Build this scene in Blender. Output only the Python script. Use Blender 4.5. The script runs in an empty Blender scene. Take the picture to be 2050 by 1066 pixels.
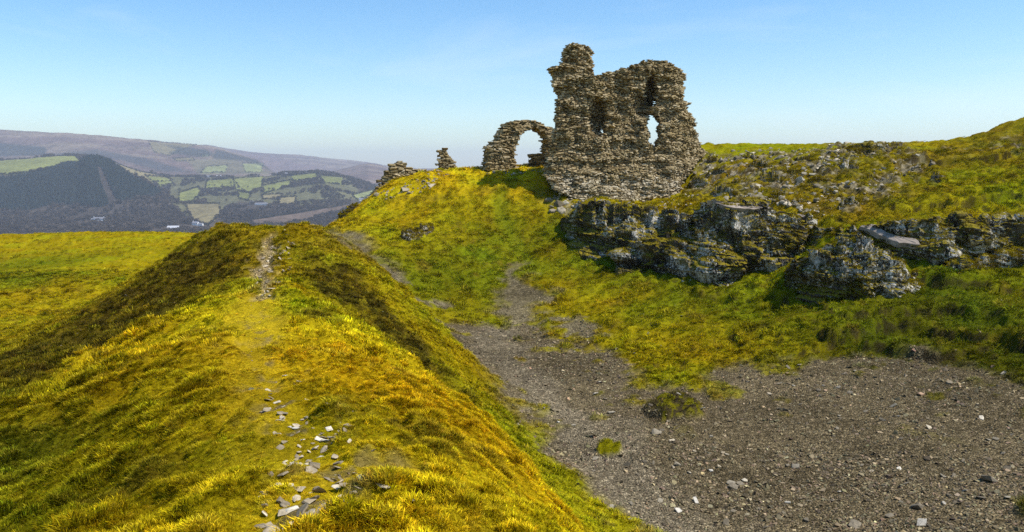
import bpy, bmesh, math, random
import numpy as np
from mathutils import Vector, Matrix, Euler

random.seed(11)
RNG = np.random.default_rng(7)
scene = bpy.context.scene

# ------------------------------------------------------------------ camera
FPX, CX, CY, HORIZON = 1578.0, 1025.0, 533.0, 340.0      # measured on the 2050 x 1066 photograph
PITCH = math.atan((CY - HORIZON) / FPX)
cam_data = bpy.data.cameras.new("camera")
cam_data.sensor_width = 36.0
cam_data.lens = FPX / 2050.0 * 36.0
cam_data.clip_start, cam_data.clip_end = 0.1, 30000.0
cam = bpy.data.objects.new("camera", cam_data)
scene.collection.objects.link(cam)
cam.rotation_euler = (math.pi / 2 - PITCH, 0, 0)
scene.camera = cam

# ------------------------------------------------------------------ sky and sun
SUN_AZ, SUN_EL = math.radians(104), math.radians(57)      # azimuth clockwise from the view direction
world = bpy.data.worlds.new("World")
scene.world = world
world.use_nodes = True
wn, wl = world.node_tree.nodes, world.node_tree.links
wn.clear()
sky = wn.new("ShaderNodeTexSky")
sky.sky_type = 'NISHITA'
sky.sun_disc = False
sky.sun_elevation, sky.sun_rotation = SUN_EL, SUN_AZ
sky.altitude, sky.air_density, sky.dust_density, sky.ozone_density = 300, 1.0, 0.6, 1.0
# the sky as the picture renders it: a little greener-blue overall, with a few faint wisps of high cloud
tint = wn.new("ShaderNodeMix"); tint.data_type = 'RGBA'; tint.blend_type = 'MULTIPLY'; tint.inputs[0].default_value = 1.0
tint.inputs[7].default_value = (0.97, 1.02, 1.04, 1)
sat = wn.new("ShaderNodeHueSaturation"); sat.inputs['Saturation'].default_value = 1.36
wl.new(sky.outputs[0], sat.inputs['Color']); wl.new(sat.outputs[0], tint.inputs[6])
wtc = wn.new("ShaderNodeTexCoord"); wmp = wn.new("ShaderNodeMapping"); wmp.inputs['Scale'].default_value = (1.0, 1.6, 4.5); wmp.inputs['Rotation'].default_value = (0.15, 0.1, 0.4)
wl.new(wtc.outputs['Generated'], wmp.inputs['Vector'])
wno = wn.new("ShaderNodeTexNoise"); wno.inputs['Scale'].default_value = 2.6; wno.inputs['Detail'].default_value = 7; wno.inputs['Roughness'].default_value = 0.58; wno.inputs['Distortion'].default_value = 0.5
wl.new(wmp.outputs[0], wno.inputs['Vector'])
wrp = wn.new("ShaderNodeValToRGB"); wl.new(wno.outputs['Fac'], wrp.inputs[0])
wrp.color_ramp.elements[0].position, wrp.color_ramp.elements[0].color = 0.52, (0, 0, 0, 1)
wrp.color_ramp.elements[1].position, wrp.color_ramp.elements[1].color = 0.88, (0.30, 0.30, 0.30, 1)
wisp = wn.new("ShaderNodeMix"); wisp.data_type = 'RGBA'; wl.new(wrp.outputs[0], wisp.inputs[0]); wl.new(tint.outputs[2], wisp.inputs[6]); wisp.inputs[7].default_value = (6.2, 6.5, 6.6, 1)
bgn = wn.new("ShaderNodeBackground")
bgn.inputs['Strength'].default_value = 0.13
outw = wn.new("ShaderNodeOutputWorld")
wl.new(wisp.outputs[2], bgn.inputs['Color'])
wl.new(bgn.outputs[0], outw.inputs['Surface'])

sun_data = bpy.data.lights.new("sun", 'SUN')
sun_data.energy, sun_data.angle, sun_data.color = 4.3, math.radians(0.6), (1.0, 0.95, 0.87)
sun = bpy.data.objects.new("sun", sun_data)
scene.collection.objects.link(sun)
SUN_DIR = Vector((math.sin(SUN_AZ) * math.cos(SUN_EL), math.cos(SUN_AZ) * math.cos(SUN_EL), math.sin(SUN_EL)))
sun.rotation_euler = SUN_DIR.to_track_quat('Z', 'Y').to_euler()

scene.view_settings.view_transform = 'Standard'
scene.view_settings.look = 'None'
scene.view_settings.exposure = 0.5
scene.view_settings.gamma = 1.0
scene.view_settings.use_curve_mapping = False
scene.cycles.use_denoising = False
scene.cycles.max_bounces = 6
scene.cycles.diffuse_bounces = 3
scene.cycles.transmission_bounces = 4

# ------------------------------------------------------------------ noise in numpy
_perm = np.random.default_rng(3).permutation(256)
_perm = np.concatenate([_perm, _perm, _perm])
_grad = np.random.default_rng(4).normal(size=(256, 3))
_grad /= np.linalg.norm(_grad, axis=1)[:, None]
_g2 = np.random.default_rng(5).uniform(0, 2 * math.pi, 256)
_g2x, _g2y = np.cos(_g2).astype(np.float32) * 1.4, np.sin(_g2).astype(np.float32) * 1.4
def perlin(x, y, z=0.0):
    """gradient noise; a scalar z only picks another plane of 2-D noise"""
    if np.ndim(z) == 0:
        x, y = np.broadcast_arrays(np.asarray(x, np.float32), np.asarray(y, np.float32))
        xi, yi = np.floor(x), np.floor(y); xf, yf = x - xi, y - yi
        xi = xi.astype(np.int32); yi = yi.astype(np.int32)
        u = xf * xf * xf * (xf * (xf * 6 - 15) + 10); v = yf * yf * yf * (yf * (yf * 6 - 15) + 10)
        s = int(z * 37) & 255
        p0, p1 = _perm[(xi + s) & 255], _perm[(xi + 1 + s) & 255]
        y0, y1 = (yi & 255), ((yi + 1) & 255)
        a, b, c, d = _perm[p0 + y0], _perm[p1 + y0], _perm[p0 + y1], _perm[p1 + y1]
        n0 = _g2x[a] * xf + _g2y[a] * yf; n1 = _g2x[b] * (xf - 1) + _g2y[b] * yf
        n2 = _g2x[c] * xf + _g2y[c] * (yf - 1); n3 = _g2x[d] * (xf - 1) + _g2y[d] * (yf - 1)
        n0 = n0 + u * (n1 - n0); n2 = n2 + u * (n3 - n2)
        return n0 + v * (n2 - n0)
    x, y, z = np.broadcast_arrays(np.asarray(x, float), np.asarray(y, float), np.asarray(z, float))
    xi, yi, zi = np.floor(x).astype(int), np.floor(y).astype(int), np.floor(z).astype(int)
    xf, yf, zf = x - xi, y - yi, z - zi
    u, v, w = [t * t * t * (t * (t * 6 - 15) + 10) for t in (xf, yf, zf)]
    out = 0
    for dx in (0, 1):
        for dy in (0, 1):
            for dz in (0, 1):
                g = _grad[_perm[_perm[_perm[(xi + dx) & 255] + ((yi + dy) & 255)] + ((zi + dz) & 255)]]
                d = g[..., 0] * (xf - dx) + g[..., 1] * (yf - dy) + g[..., 2] * (zf - dz)
                out = out + d * (u if dx else 1 - u) * (v if dy else 1 - v) * (w if dz else 1 - w)
    return out * 1.5
def fbm(x, y, z=0.0, oct=4, gain=0.5):
    a, s, f = 1.0, 0.0, 1.0
    for k in range(oct):
        s = s + a * perlin(np.asarray(x) * f + 17.3 * k, np.asarray(y) * f - 9.1 * k, (z + 5.7 * k) if np.ndim(z) == 0 else np.asarray(z) * f + 5.7 * k)
        a *= gain; f *= 2.03
    return s
def voronoi(x, y, z):
    """distance to nearest and second nearest jittered cell point, and a random value of the nearest"""
    x, y, z = np.asarray(x, float), np.asarray(y, float), np.asarray(z, float)
    xi, yi, zi = np.floor(x).astype(int), np.floor(y).astype(int), np.floor(z).astype(int)
    f1 = np.full(x.shape, 9.0); f2 = np.full(x.shape, 9.0); val = np.zeros(x.shape)
    for dx in (-1, 0, 1):
        for dy in (-1, 0, 1):
            for dz in (-1, 0, 1):
                h = _perm[_perm[_perm[(xi + dx) & 255] + ((yi + dy) & 255)] + ((zi + dz) & 255)]
                j = _grad[h] * 0.45 + 0.5
                d = np.sqrt((xi + dx + j[..., 0] - x) ** 2 + (yi + dy + j[..., 1] - y) ** 2 + (zi + dz + j[..., 2] - z) ** 2)
                near = d < f1
                f2 = np.where(near, f1, np.minimum(f2, d))
                val = np.where(near, h / 255.0, val)
                f1 = np.where(near, d, f1)
    return f1, f2, val
def smooth(a, b, t):
    t = np.clip((np.asarray(t, float) - a) / (b - a), 0, 1)
    return t * t * (3 - 2 * t)

# ------------------------------------------------------------------ surveying: photo pixel + distance -> place
CP_, SP_ = math.cos(PITCH), math.sin(PITCH)
def ray(px, py):
    u, v = (px - CX) / FPX, (CY - py) / FPX
    return np.array([u, CP_ + v * SP_, -SP_ + v * CP_])
def at(px, py, Y):
    d = ray(px, py)
    return d * (Y / d[1])
def project(x, y, z):
    f = y * CP_ - z * SP_
    up = y * SP_ + z * CP_
    return CX + FPX * x / f, CY - FPX * up / f

# ------------------------------------------------------------------ the hilltop: survey points, then one smooth height field
SURVEY = [
 # ridge crest and path on the near hump
 (600,1066,3.3),(560,960,4.3),(540,860,5.7),(530,780,7.2),(520,700,9.4),(515,640,11.9),(510,595,14.4),
 (800,1066,3.35),(760,900,5.3),(700,780,7.6),(640,680,10.6),(590,610,13.6),
 (1000,1066,3.7),(930,930,5.6),(860,830,7.6),(780,740,10.3),
 # its right edge, seen against what lies behind
 (1138,1062,7.0),(1098,990,8.8),(1040,925,10.0),(985,880,10.7),(900,795,12.0),(800,718,13.4),(700,640,14.6),(620,594,15.2),
 # saddle and its right hollow
 (515,572,17.0),(500,560,18.2),(600,560,18.6),(700,610,18.0),(760,650,17.6),(840,720,16.8),(900,765,16.2),(940,800,16.0),
 (800,740,15.0),(900,818,13.8),(700,658,16.2),(620,608,16.6),(510,590,15.9),(850,775,14.6),(440,612,16.0),
 # far hump, path and top
 (520,520,20.5),(525,480,23.2),(455,462,23.6),(500,464,24.3),(560,462,24.4),(600,456,24.8),(540,466,25.4),
 (480,500,21.6),(620,520,21.4),(680,540,21.2),(740,590,20.6),(820,660,19.4),(880,730,18.4),(960,800,17.4),
 # right edge of the far hump
 (650,470,26.0),(700,492,26.2),(760,545,25.2),(830,602,23.6),(900,682,22.0),(960,762,20.2),(1010,830,18.8),(1060,872,17.9),(1078,905,17.2),
 # left edge of the far hump
 (440,457,24.8),(400,480,24.6),(350,512,24.0),(260,572,22.4),(150,642,20.2),(60,692,18.2),(0,717,16.8),(-120,770,14.0),
 # left flank
 (400,1000,4.0),(400,800,6.5),(400,700,9.0),(420,620,13.2),(400,560,19.5),(430,500,22.6),
 (200,1066,4.0),(200,900,6.4),(200,750,11.2),(240,680,15.2),(200,650,17.4),(320,600,18.4),(330,540,21.8),
 (0,1066,4.9),(0,1000,6.0),(0,850,9.9),(0,760,13.6),(-200,1000,6.0),(-200,850,9.4),
 # lower field on the left
 (0,690,29.0),(0,600,42.0),(0,540,55.0),(0,500,66.0),(0,471,80.0),(120,620,42.0),(100,520,60.0),(250,560,48.0),(250,500,63.0),(250,467,84.0),
 (380,500,62.0),(400,468,80.0),(330,480,72.0),(-200,560,45.0),(-200,480,78.0),(-200,680,27.0),
 # ditch floor
 (1200,900,17.2),(1300,1060,13.1),(1100,830,19.8),(1100,760,23.6),(1000,720,26.6),(960,690,28.4),(900,650,31.6),(1040,650,32.6),
 (1200,760,23.4),(1350,830,19.8),(1500,900,17.0),(1600,1000,14.4),(1800,1060,12.6),(2040,1000,13.2),(2040,860,17.0),(1800,860,17.6),(2250,1000,13.0),(2250,1300,8.6),(1700,1300,8.8),
 (1300,760,23.2),(1480,742,23.6),(1700,716,24.0),(2040,790,19.2),(1850,740,22.2),(1600,800,20.6),
 # left branch of the ditch climbing away
 (770,535,38.0),(700,490,42.0),(680,468,43.6),(640,463,46.0),(840,580,36.5),
 # castle slope
 (1040,545,39.8),(1000,450,47.0),(1000,400,50.0),(1000,345,54.6),(1060,342,55.0),(900,343,57.0),(880,400,50.0),(850,480,44.0),(900,560,38.6),
 (760,386,53.6),(720,410,51.6),(682,440,49.6),(800,366,55.0),(780,440,48.0),(1130,392,51.2),(1100,352,52.6),(1130,450,46.6),(1110,560,38.0),(1160,620,34.0),
 (1200,402,52.4),(1250,406,52.8),(1350,402,54.4),(1372,364,56.0),(1396,338,57.0),(1420,314,58.4),(1230,310,59.0),(1310,296,61.0),
 # grass below the crags
 (1200,512,41.0),(1300,570,35.6),(1440,567,35.0),(1300,650,30.4),(1450,640,29.6),(1560,600,31.0),(1600,660,27.4),(1720,618,28.4),(1880,600,27.6),(1960,570,28.6),(2040,548,29.6),
 (1700,682,25.4),(1900,680,24.8),(2040,700,23.0),(2040,640,25.4),(1560,560,33.6),(1600,520,35.0),(2250,600,26.0),(2250,720,21.0),
 # above the crags
 (1190,400,48.4),(1300,410,48.6),(1440,402,43.0),(1600,434,38.8),(1680,470,34.2),(1720,448,35.4),(1800,440,35.4),(1900,440,34.6),(2040,436,33.6),
 (1650,400,41.0),(1500,340,50.0),(1420,348,53.0),(1700,300,50.5),(1600,310,53.0),(1750,380,42.0),(1900,350,43.0),(2040,400,37.0),(2040,330,43.5),(1850,310,48.5),(2040,292,48.0),(2250,400,34.0),(2250,300,42.0),
 # skyline on the right
 (1430,290,63.0),(1560,291,62.0),(1660,291,60.0),(1750,289,58.0),(1850,290,57.0),(1925,287,56.0),(1962,274,55.0),(1995,257,54.0),(2040,239,53.0),(2110,228,52.0),(2250,215,50.0),
]
RAW = [
 # round and behind the camera
 (-0.6,0,-1.62),(-0.3,-4,-1.7),(0.2,-9,-1.8),(2.2,0.5,-2.9),(4.6,2.0,-5.6),(7.5,3,-6.5),(3.2,5.0,-5.0),(4.4,8.5,-6.2),(5,-6,-5.4),(9,-6,-6.7),(16,0,-6.6),(22,6,-6.2),(26,-8,-6.2),
 (-3.4,0.5,-2.2),(-6.5,1.5,-3.4),(-10,4,-4.3),(-14,8,-5.1),(-17,-4,-5.6),(-7,-8,-3.6),(-30,5,-7.2),
 (3.9,12.0,-6.2),(2.2,15.0,-6.25),(2.0,13.2,-6.2),(1.9,11.5,-5.9),(2.7,9.6,-5.7),(1.6,8.0,-5.0),(1.25,9.4,-5.3),(1.0,5.6,-3.5),
 # beyond the edges in view: the ground falls away
 (-20,22,-6.2),(-15.2,24,-5.2),(-14.5,27.5,-5.8),(-12,31,-5.4),(-9,33,-5.0),(-5,33.5,-5.3),(-6.5,29,-3.2),(-10.5,27.5,-2.9),(-8.5,28.5,-2.5),(-4.2,29,-4.9),(-14,40,-6.6),(-20,50,-7.6),
 (-2.6,26.5,-5.9),(-0.6,23.5,-6.3),(1.0,20.6,-6.35),
 (-12,54,-6.0),(-17,62,-9),(-14,70,-9),(-45,100,-11),(-25,105,-13),(-70,95,-11),(-60,60,-7.6),(-35,130,-24),(-80,130,-24),
 (-5,66,-2.6),(2,72,-3.4),(8,66,0.2),(14,72,0.6),(20,80,1.0),(30,75,1.3),(40,72,1.4),(30,100,-5),(0,100,-14),(60,100,-4),(48,60,3.6),(70,60,4.2),(-8,85,-9),
 (0,135,-30),(60,135,-22),(110,100,-10),(110,40,-4),(80,0,-5),(60,-30,-8),(0,-50,-9),(-60,-30,-13),(-100,0,-18),(-110,60,-18),(40,20,-3.6),(38,32,0.2),(60,30,0.5)]
_pts = np.array([at(*s) for s in SURVEY] + [np.array(r, float) for r in RAW])
def _phi(r2): return np.sqrt(r2 + 1.2 ** 2)
def _solve():
    P = _pts[:, :2]; n = len(P)
    r2 = ((P[:, None] - P[None]) ** 2).sum(-1)
    A = np.zeros((n + 3, n + 3)); A[:n, :n] = _phi(r2) - 0.02 * np.eye(n)
    A[:n, n:] = np.c_[np.ones(n), P]; A[n:, :n] = A[:n, n:].T
    return np.linalg.solve(A, np.r_[_pts[:, 2], 0, 0, 0])
_W = _solve()
def base_h(x, y):
    x = np.atleast_1d(np.asarray(x, float)); y = np.atleast_1d(np.asarray(y, float))
    sh = x.shape; x = x.ravel(); y = y.ravel()
    out = np.empty(len(x)); n = len(_pts)
    for i in range(0, len(x), 20000):
        xs, ys = x[i:i + 20000], y[i:i + 20000]
        r2 = np.maximum((xs * xs + ys * ys)[:, None] + (_pts[:, 0] ** 2 + _pts[:, 1] ** 2)[None] - 2 * (np.c_[xs, ys] @ _pts[:, :2].T), 0)
        out[i:i + 20000] = _phi(r2) @ _W[:n] + _W[n] + _W[n + 1] * xs + _W[n + 2] * ys
    return out.reshape(sh)
_tt = np.concatenate([np.arange(1.5, 30, 0.1), np.arange(30, 110, 0.25)])
def hit(px, py):
    """where the line of sight through a photo pixel first meets the hilltop"""
    d = ray(px, py); d = d / d[1]
    g = d[2] * _tt - base_h(d[0] * _tt, _tt)
    k = np.argmax(g < 0)
    if not (g < 0).any(): k = int(np.argmin(g))
    if k == 0: return d * _tt[0]
    t = _tt[k - 1] + (_tt[k] - _tt[k - 1]) * g[k - 1] / (g[k - 1] - g[k] + 1e-9) if g[k] < 0 else _tt[k]
    return d * t
# ------------------------------------------------------------------ helpers for objects and materials
def link(o): scene.collection.objects.link(o); return o
def tag(o, label=None, cat=None, group=None, kind=None):
    if label: o['label'] = label
    if cat: o['category'] = cat
    if group: o['group'] = group
    if kind: o['kind'] = kind
    return o
def thing(name, label, cat, loc=(0, 0, 0), group=None):
    o = link(bpy.data.objects.new(name, None)); o.location = loc
    o.empty_display_size = 0.3
    return tag(o, label, cat, group)
def mesh_np(name, v, f, mat=None, smooth_=False, cols=None, attrs=None):
    """mesh from numpy arrays; f is (n,3), (n,4) or a list of mixed faces"""
    me = bpy.data.meshes.new(name)
    v = np.asarray(v, np.float32)
    if isinstance(f, np.ndarray):
        k = f.shape[1]
        me.vertices.add(len(v)); me.vertices.foreach_set("co", v.ravel())
        me.loops.add(f.size); me.loops.foreach_set("vertex_index", f.astype(np.int32).ravel())
        me.polygons.add(len(f)); me.polygons.foreach_set("loop_start", np.arange(0, f.size, k, dtype=np.int32))
    else:
        me.from_pydata(v.tolist(), [], f)
    me.update(calc_edges=True)
    me.polygons.foreach_set("use_smooth", np.full(len(me.polygons), smooth_, bool))
    if cols is not None:
        a = me.color_attributes.new("Col", 'FLOAT_COLOR', 'POINT')
        c = np.ones((len(v), 4), np.float32); c[:, :3] = cols
        a.data.foreach_set("color", c.ravel())
    for k_, vals in (attrs or {}).items():
        a = me.attributes.new(k_, 'FLOAT', 'POINT'); a.data.foreach_set("value", np.asarray(vals, np.float32))
    if mat: me.materials.append(mat)
    return me
def obj(name, me, parent=None, loc=None):
    o = link(bpy.data.objects.new(name, me))
    if loc is not None: o.location = loc
    if parent: o.parent = parent
    return o
def grid_faces(nr, nc):
    i = np.arange(nr - 1)[:, None] * nc + np.arange(nc - 1)[None]
    return np.stack([i, i + 1, i + 1 + nc, i + nc], -1).reshape(-1, 4)
class NT:
    """tiny node-tree writer"""
    def __init__(s, name):
        s.m = bpy.data.materials.new(name); s.m.use_nodes = True
        s.t = s.m.node_tree; s.n = s.t.nodes; s.l = s.t.links
        s.n.clear(); s.out = s.n.new("ShaderNodeOutputMaterial")
    def node(s, typ, **kw):
        n = s.n.new(typ)
        for k, v in kw.items():
            if k.startswith("i_"):
                key = k[2:]; key = int(key) if key.isdigit() else key
                if hasattr(v, "is_output") or isinstance(v, bpy.types.NodeSocket): s.l.new(v, n.inputs[key])
                else: n.inputs[key].default_value = v
            else: setattr(n, k, v)
        return n
    def noise(s, vec, scale, detail=4, rough=0.55, dist=0.0):
        n = s.node("ShaderNodeTexNoise", i_Scale=scale, i_Detail=detail, i_Roughness=rough, i_Distortion=dist)
        s.l.new(vec, n.inputs['Vector']); return n.outputs['Fac']
    def ramp(s, fac, stops, interp='LINEAR'):
        n = s.node("ShaderNodeValToRGB"); s.l.new(fac, n.inputs[0]); cr = n.color_ramp; cr.interpolation = interp
        while len(cr.elements) < len(stops): cr.elements.new(0.5)
        for e, (p, c) in zip(cr.elements, stops):
            e.position = p; e.color = (c, c, c, 1) if isinstance(c, (int, float)) else (*c, 1)
        return n.outputs[0]
    def mix(s, fac, a, b, mode='MIX'):
        n = s.node("ShaderNodeMix", data_type='RGBA', blend_type=mode)
        for sock, v in ((n.inputs[0], fac), (n.inputs[6], a), (n.inputs[7], b)):
            if isinstance(v, bpy.types.NodeSocket): s.l.new(v, sock)
            elif isinstance(v, (int, float)): sock.default_value = v if sock.type == 'VALUE' else (v, v, v, 1)
            else: sock.default_value = (*v, 1)
        return n.outputs[2]
    def math(s, op, a, b=0.5, clamp=False):
        n = s.node("ShaderNodeMath", operation=op, use_clamp=clamp)
        for k, v in enumerate((a, b)):
            if isinstance(v, bpy.types.NodeSocket): s.l.new(v, n.inputs[k])
            else: n.inputs[k].default_value = v
        return n.outputs[0]
    def bump(s, h, strength, dist, normal=None):
        n = s.node("ShaderNodeBump", i_Strength=strength, i_Distance=dist); s.l.new(h, n.inputs['Height'])
        if normal: s.l.new(normal, n.inputs['Normal'])
        return n.outputs[0]
    def finish(s, color, normal=None, rough=0.95, spec=0.15):
        p = s.node("ShaderNodeBsdfPrincipled", i_Roughness=rough)
        p.inputs['Specular IOR Level'].default_value = spec
        if isinstance(color, bpy.types.NodeSocket): s.l.new(color, p.inputs['Base Color'])
        else: p.inputs['Base Color'].default_value = (*color, 1)
        if normal: s.l.new(normal, p.inputs['Normal'])
        s.l.new(p.outputs[0], s.out.inputs[0]); return s.m

# ------------------------------------------------------------------ what covers the hilltop, in plan
def plan(pix):
    """photo pixels (or ('p', x, y) plan points) -> plan polygon"""
    return np.array([(q[1], q[2]) if q[0] == 'p' else hit(*q)[:2] for q in pix])
def seg_dist(x, y, poly, closed):
    d = np.full(np.shape(x), 1e9); n = len(poly)
    for i in range(n if closed else n - 1):
        a, b = poly[i], poly[(i + 1) % n]
        ab = b - a; t = np.clip(((x - a[0]) * ab[0] + (y - a[1]) * ab[1]) / (ab @ ab + 1e-9), 0, 1)
        d = np.minimum(d, np.hypot(x - a[0] - t * ab[0], y - a[1] - t * ab[1]))
    return d
def inside(x, y, poly):
    r = np.zeros(np.shape(x), bool); n = len(poly)
    for i in range(n):
        (x0, y0), (x1, y1) = poly[i], poly[(i + 1) % n]
        if y0 == y1: continue
        r ^= ((y0 > y) != (y1 > y)) & (x < (x1 - x0) * (y - y0) / (y1 - y0) + x0)
    return r
def cover(x, y, poly, soft, warp=0.0, wscale=1.0, seed=0.0):
    """0..1 mask of a plan polygon with a wandering edge"""
    out = np.zeros(np.shape(x)); mg = soft + 2.2 * warp
    k = (x > poly[:, 0].min() - mg) & (x < poly[:, 0].max() + mg) & (y > poly[:, 1].min() - mg) & (y < poly[:, 1].max() + mg)
    xs, ys = x[k], y[k]
    if not len(xs): return out
    if warp:
        xs, ys = xs + warp * fbm(xs / wscale, ys / wscale, seed, 4, 0.6), ys + warp * fbm(xs / wscale, ys / wscale, seed + 31.7, 4, 0.6)
    d = seg_dist(xs, ys, poly, True)
    out[k] = smooth(-soft, soft, np.where(inside(xs, ys, poly), d, -d))
    return out
SCREE = plan([('p',-3.4,31.5),(940,647),(985,652),(1010,657),(1060,643),(1085,662),(1130,692),(1165,682),(1190,702),(1235,722),(1262,748),(1300,772),
              (1345,777),(1400,772),(1440,747),(1500,736),(1560,737),(1640,716),(1720,702),(1800,709),(1870,722),(1930,742),(1995,765),(2050,800),
              ('p',13.5,17.0),('p',10.5,12.9),('p',8.4,12.4),('p',8.2,8),('p',12,2),('p',10,-2),('p',5.0,5),('p',3.0,10.2),('p',1.9,13.1),('p',1.35,15.2),('p',0.8,17.2),('p',-0.6,21.5),('p',-2.0,25.5),('p',-3.4,28.5)])
SCREE_RUN = plan([(1012,537),(1038,530),(1052,562),(1092,592),(1092,622),(1060,652),(1010,662),(1000,602),(1008,562)])
SCREE_FAR = plan([(655,463),(700,464),(715,482),(745,503),(765,528),(740,522),(702,497),(670,480)])
SCREE_LINE = [plan(q) for q in ([(770,540),(800,566)], [(830,600),(872,610)], [(1130,640),(1180,670)])]
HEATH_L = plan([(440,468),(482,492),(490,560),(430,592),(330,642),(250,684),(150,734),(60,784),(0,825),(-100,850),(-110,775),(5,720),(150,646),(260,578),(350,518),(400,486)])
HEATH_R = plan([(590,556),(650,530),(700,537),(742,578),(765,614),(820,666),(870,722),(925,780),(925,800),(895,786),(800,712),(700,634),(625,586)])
DIRT = plan([(505,598),(512,572),(505,545),(520,505),(524,482),(545,472),(552,500),(548,545),(545,575),(540,596)])
WORN = plan([(455,600),(555,592),(580,640),(560,720),(560,800),(600,880),(640,1066),(540,1066),(520,940),(490,800),(455,690)])
ROCKY = [plan(q) for q in ([(1392,318),(1500,306),(1640,300),(1710,310),(1690,345),(1640,380),(1560,395),(1470,402),(1385,385)], [(1640,294),(1810,286),(1812,312),(1690,330),(1640,328)], [(1660,372),(1720,350),(1830,322),(1890,330),(1800,380),(1720,425),(1640,425)], [(1890,300),(2050,280),(2080,300),(1950,312)], [(1100,395),(1140,400),(1150,430),(1110,425)])]
TRACK = plan([(985,665),(1000,720),(1080,790),(1170,860),(1260,940),(1330,1060)])
STONY = plan([(505,620),(560,700),(590,780),(640,800),(700,860),(800,960),(900,1066),(560,1066),(520,960),(540,880),(520,800)])
SLOPE_PATH = plan([(1045,345),(1005,380),(1000,430),(1030,480),(1060,540)])
MOUND = hit(1350, 825)[:2]; MOSS = hit(1220, 902)[:2]
SCARPS = [plan(q) for q in ([(1690,690),(1760,668),(1840,672),(1960,692),(2050,706)], [(1670,694),(1780,706),(1880,718),(1990,708)], [(1790,656),(1900,640),(1960,660),(2050,674)],
                            [(1560,565),(1540,600),(1570,612)], [(1880,580),(1960,588)], [(1390,585),(1450,600)], [(1230,650),(1290,655)],
                            [(860,400),(980,380)], [(800,470),(870,450)], [(1560,672),(1660,660)], [(1930,415),(2050,405)],[(1860,330),(1990,325)])]
SCARP_H = [0.38,0.26,0.32,0.3,0.35,0.16,0.12,0.15,0.2,0.16,0.5,0.4]

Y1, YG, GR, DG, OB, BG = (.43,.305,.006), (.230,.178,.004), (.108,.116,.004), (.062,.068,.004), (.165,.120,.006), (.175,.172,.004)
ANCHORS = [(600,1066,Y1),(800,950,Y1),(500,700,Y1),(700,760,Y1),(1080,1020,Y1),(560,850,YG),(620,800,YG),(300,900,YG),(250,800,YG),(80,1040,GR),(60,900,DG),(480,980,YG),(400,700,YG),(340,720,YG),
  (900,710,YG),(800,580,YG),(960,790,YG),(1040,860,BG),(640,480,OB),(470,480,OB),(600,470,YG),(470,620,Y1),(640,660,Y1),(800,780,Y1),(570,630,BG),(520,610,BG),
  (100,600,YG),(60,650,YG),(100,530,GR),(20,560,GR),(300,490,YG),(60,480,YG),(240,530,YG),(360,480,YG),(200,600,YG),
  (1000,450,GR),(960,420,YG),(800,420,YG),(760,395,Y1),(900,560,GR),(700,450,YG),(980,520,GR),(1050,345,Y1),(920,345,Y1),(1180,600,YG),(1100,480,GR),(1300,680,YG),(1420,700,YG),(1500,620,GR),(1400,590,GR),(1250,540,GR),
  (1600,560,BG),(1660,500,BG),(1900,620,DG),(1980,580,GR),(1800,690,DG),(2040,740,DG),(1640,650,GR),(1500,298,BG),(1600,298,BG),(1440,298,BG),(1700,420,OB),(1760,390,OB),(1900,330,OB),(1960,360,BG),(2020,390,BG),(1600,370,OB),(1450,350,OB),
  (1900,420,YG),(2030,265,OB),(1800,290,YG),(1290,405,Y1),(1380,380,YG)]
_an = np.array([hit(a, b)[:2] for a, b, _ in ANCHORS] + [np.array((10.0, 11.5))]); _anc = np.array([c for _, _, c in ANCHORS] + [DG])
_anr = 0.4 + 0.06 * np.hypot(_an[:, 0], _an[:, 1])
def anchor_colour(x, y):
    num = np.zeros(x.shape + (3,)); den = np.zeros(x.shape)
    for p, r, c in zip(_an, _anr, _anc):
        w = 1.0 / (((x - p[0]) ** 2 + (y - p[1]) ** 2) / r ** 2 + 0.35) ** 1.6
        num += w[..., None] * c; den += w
    return num / den[..., None]

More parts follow.
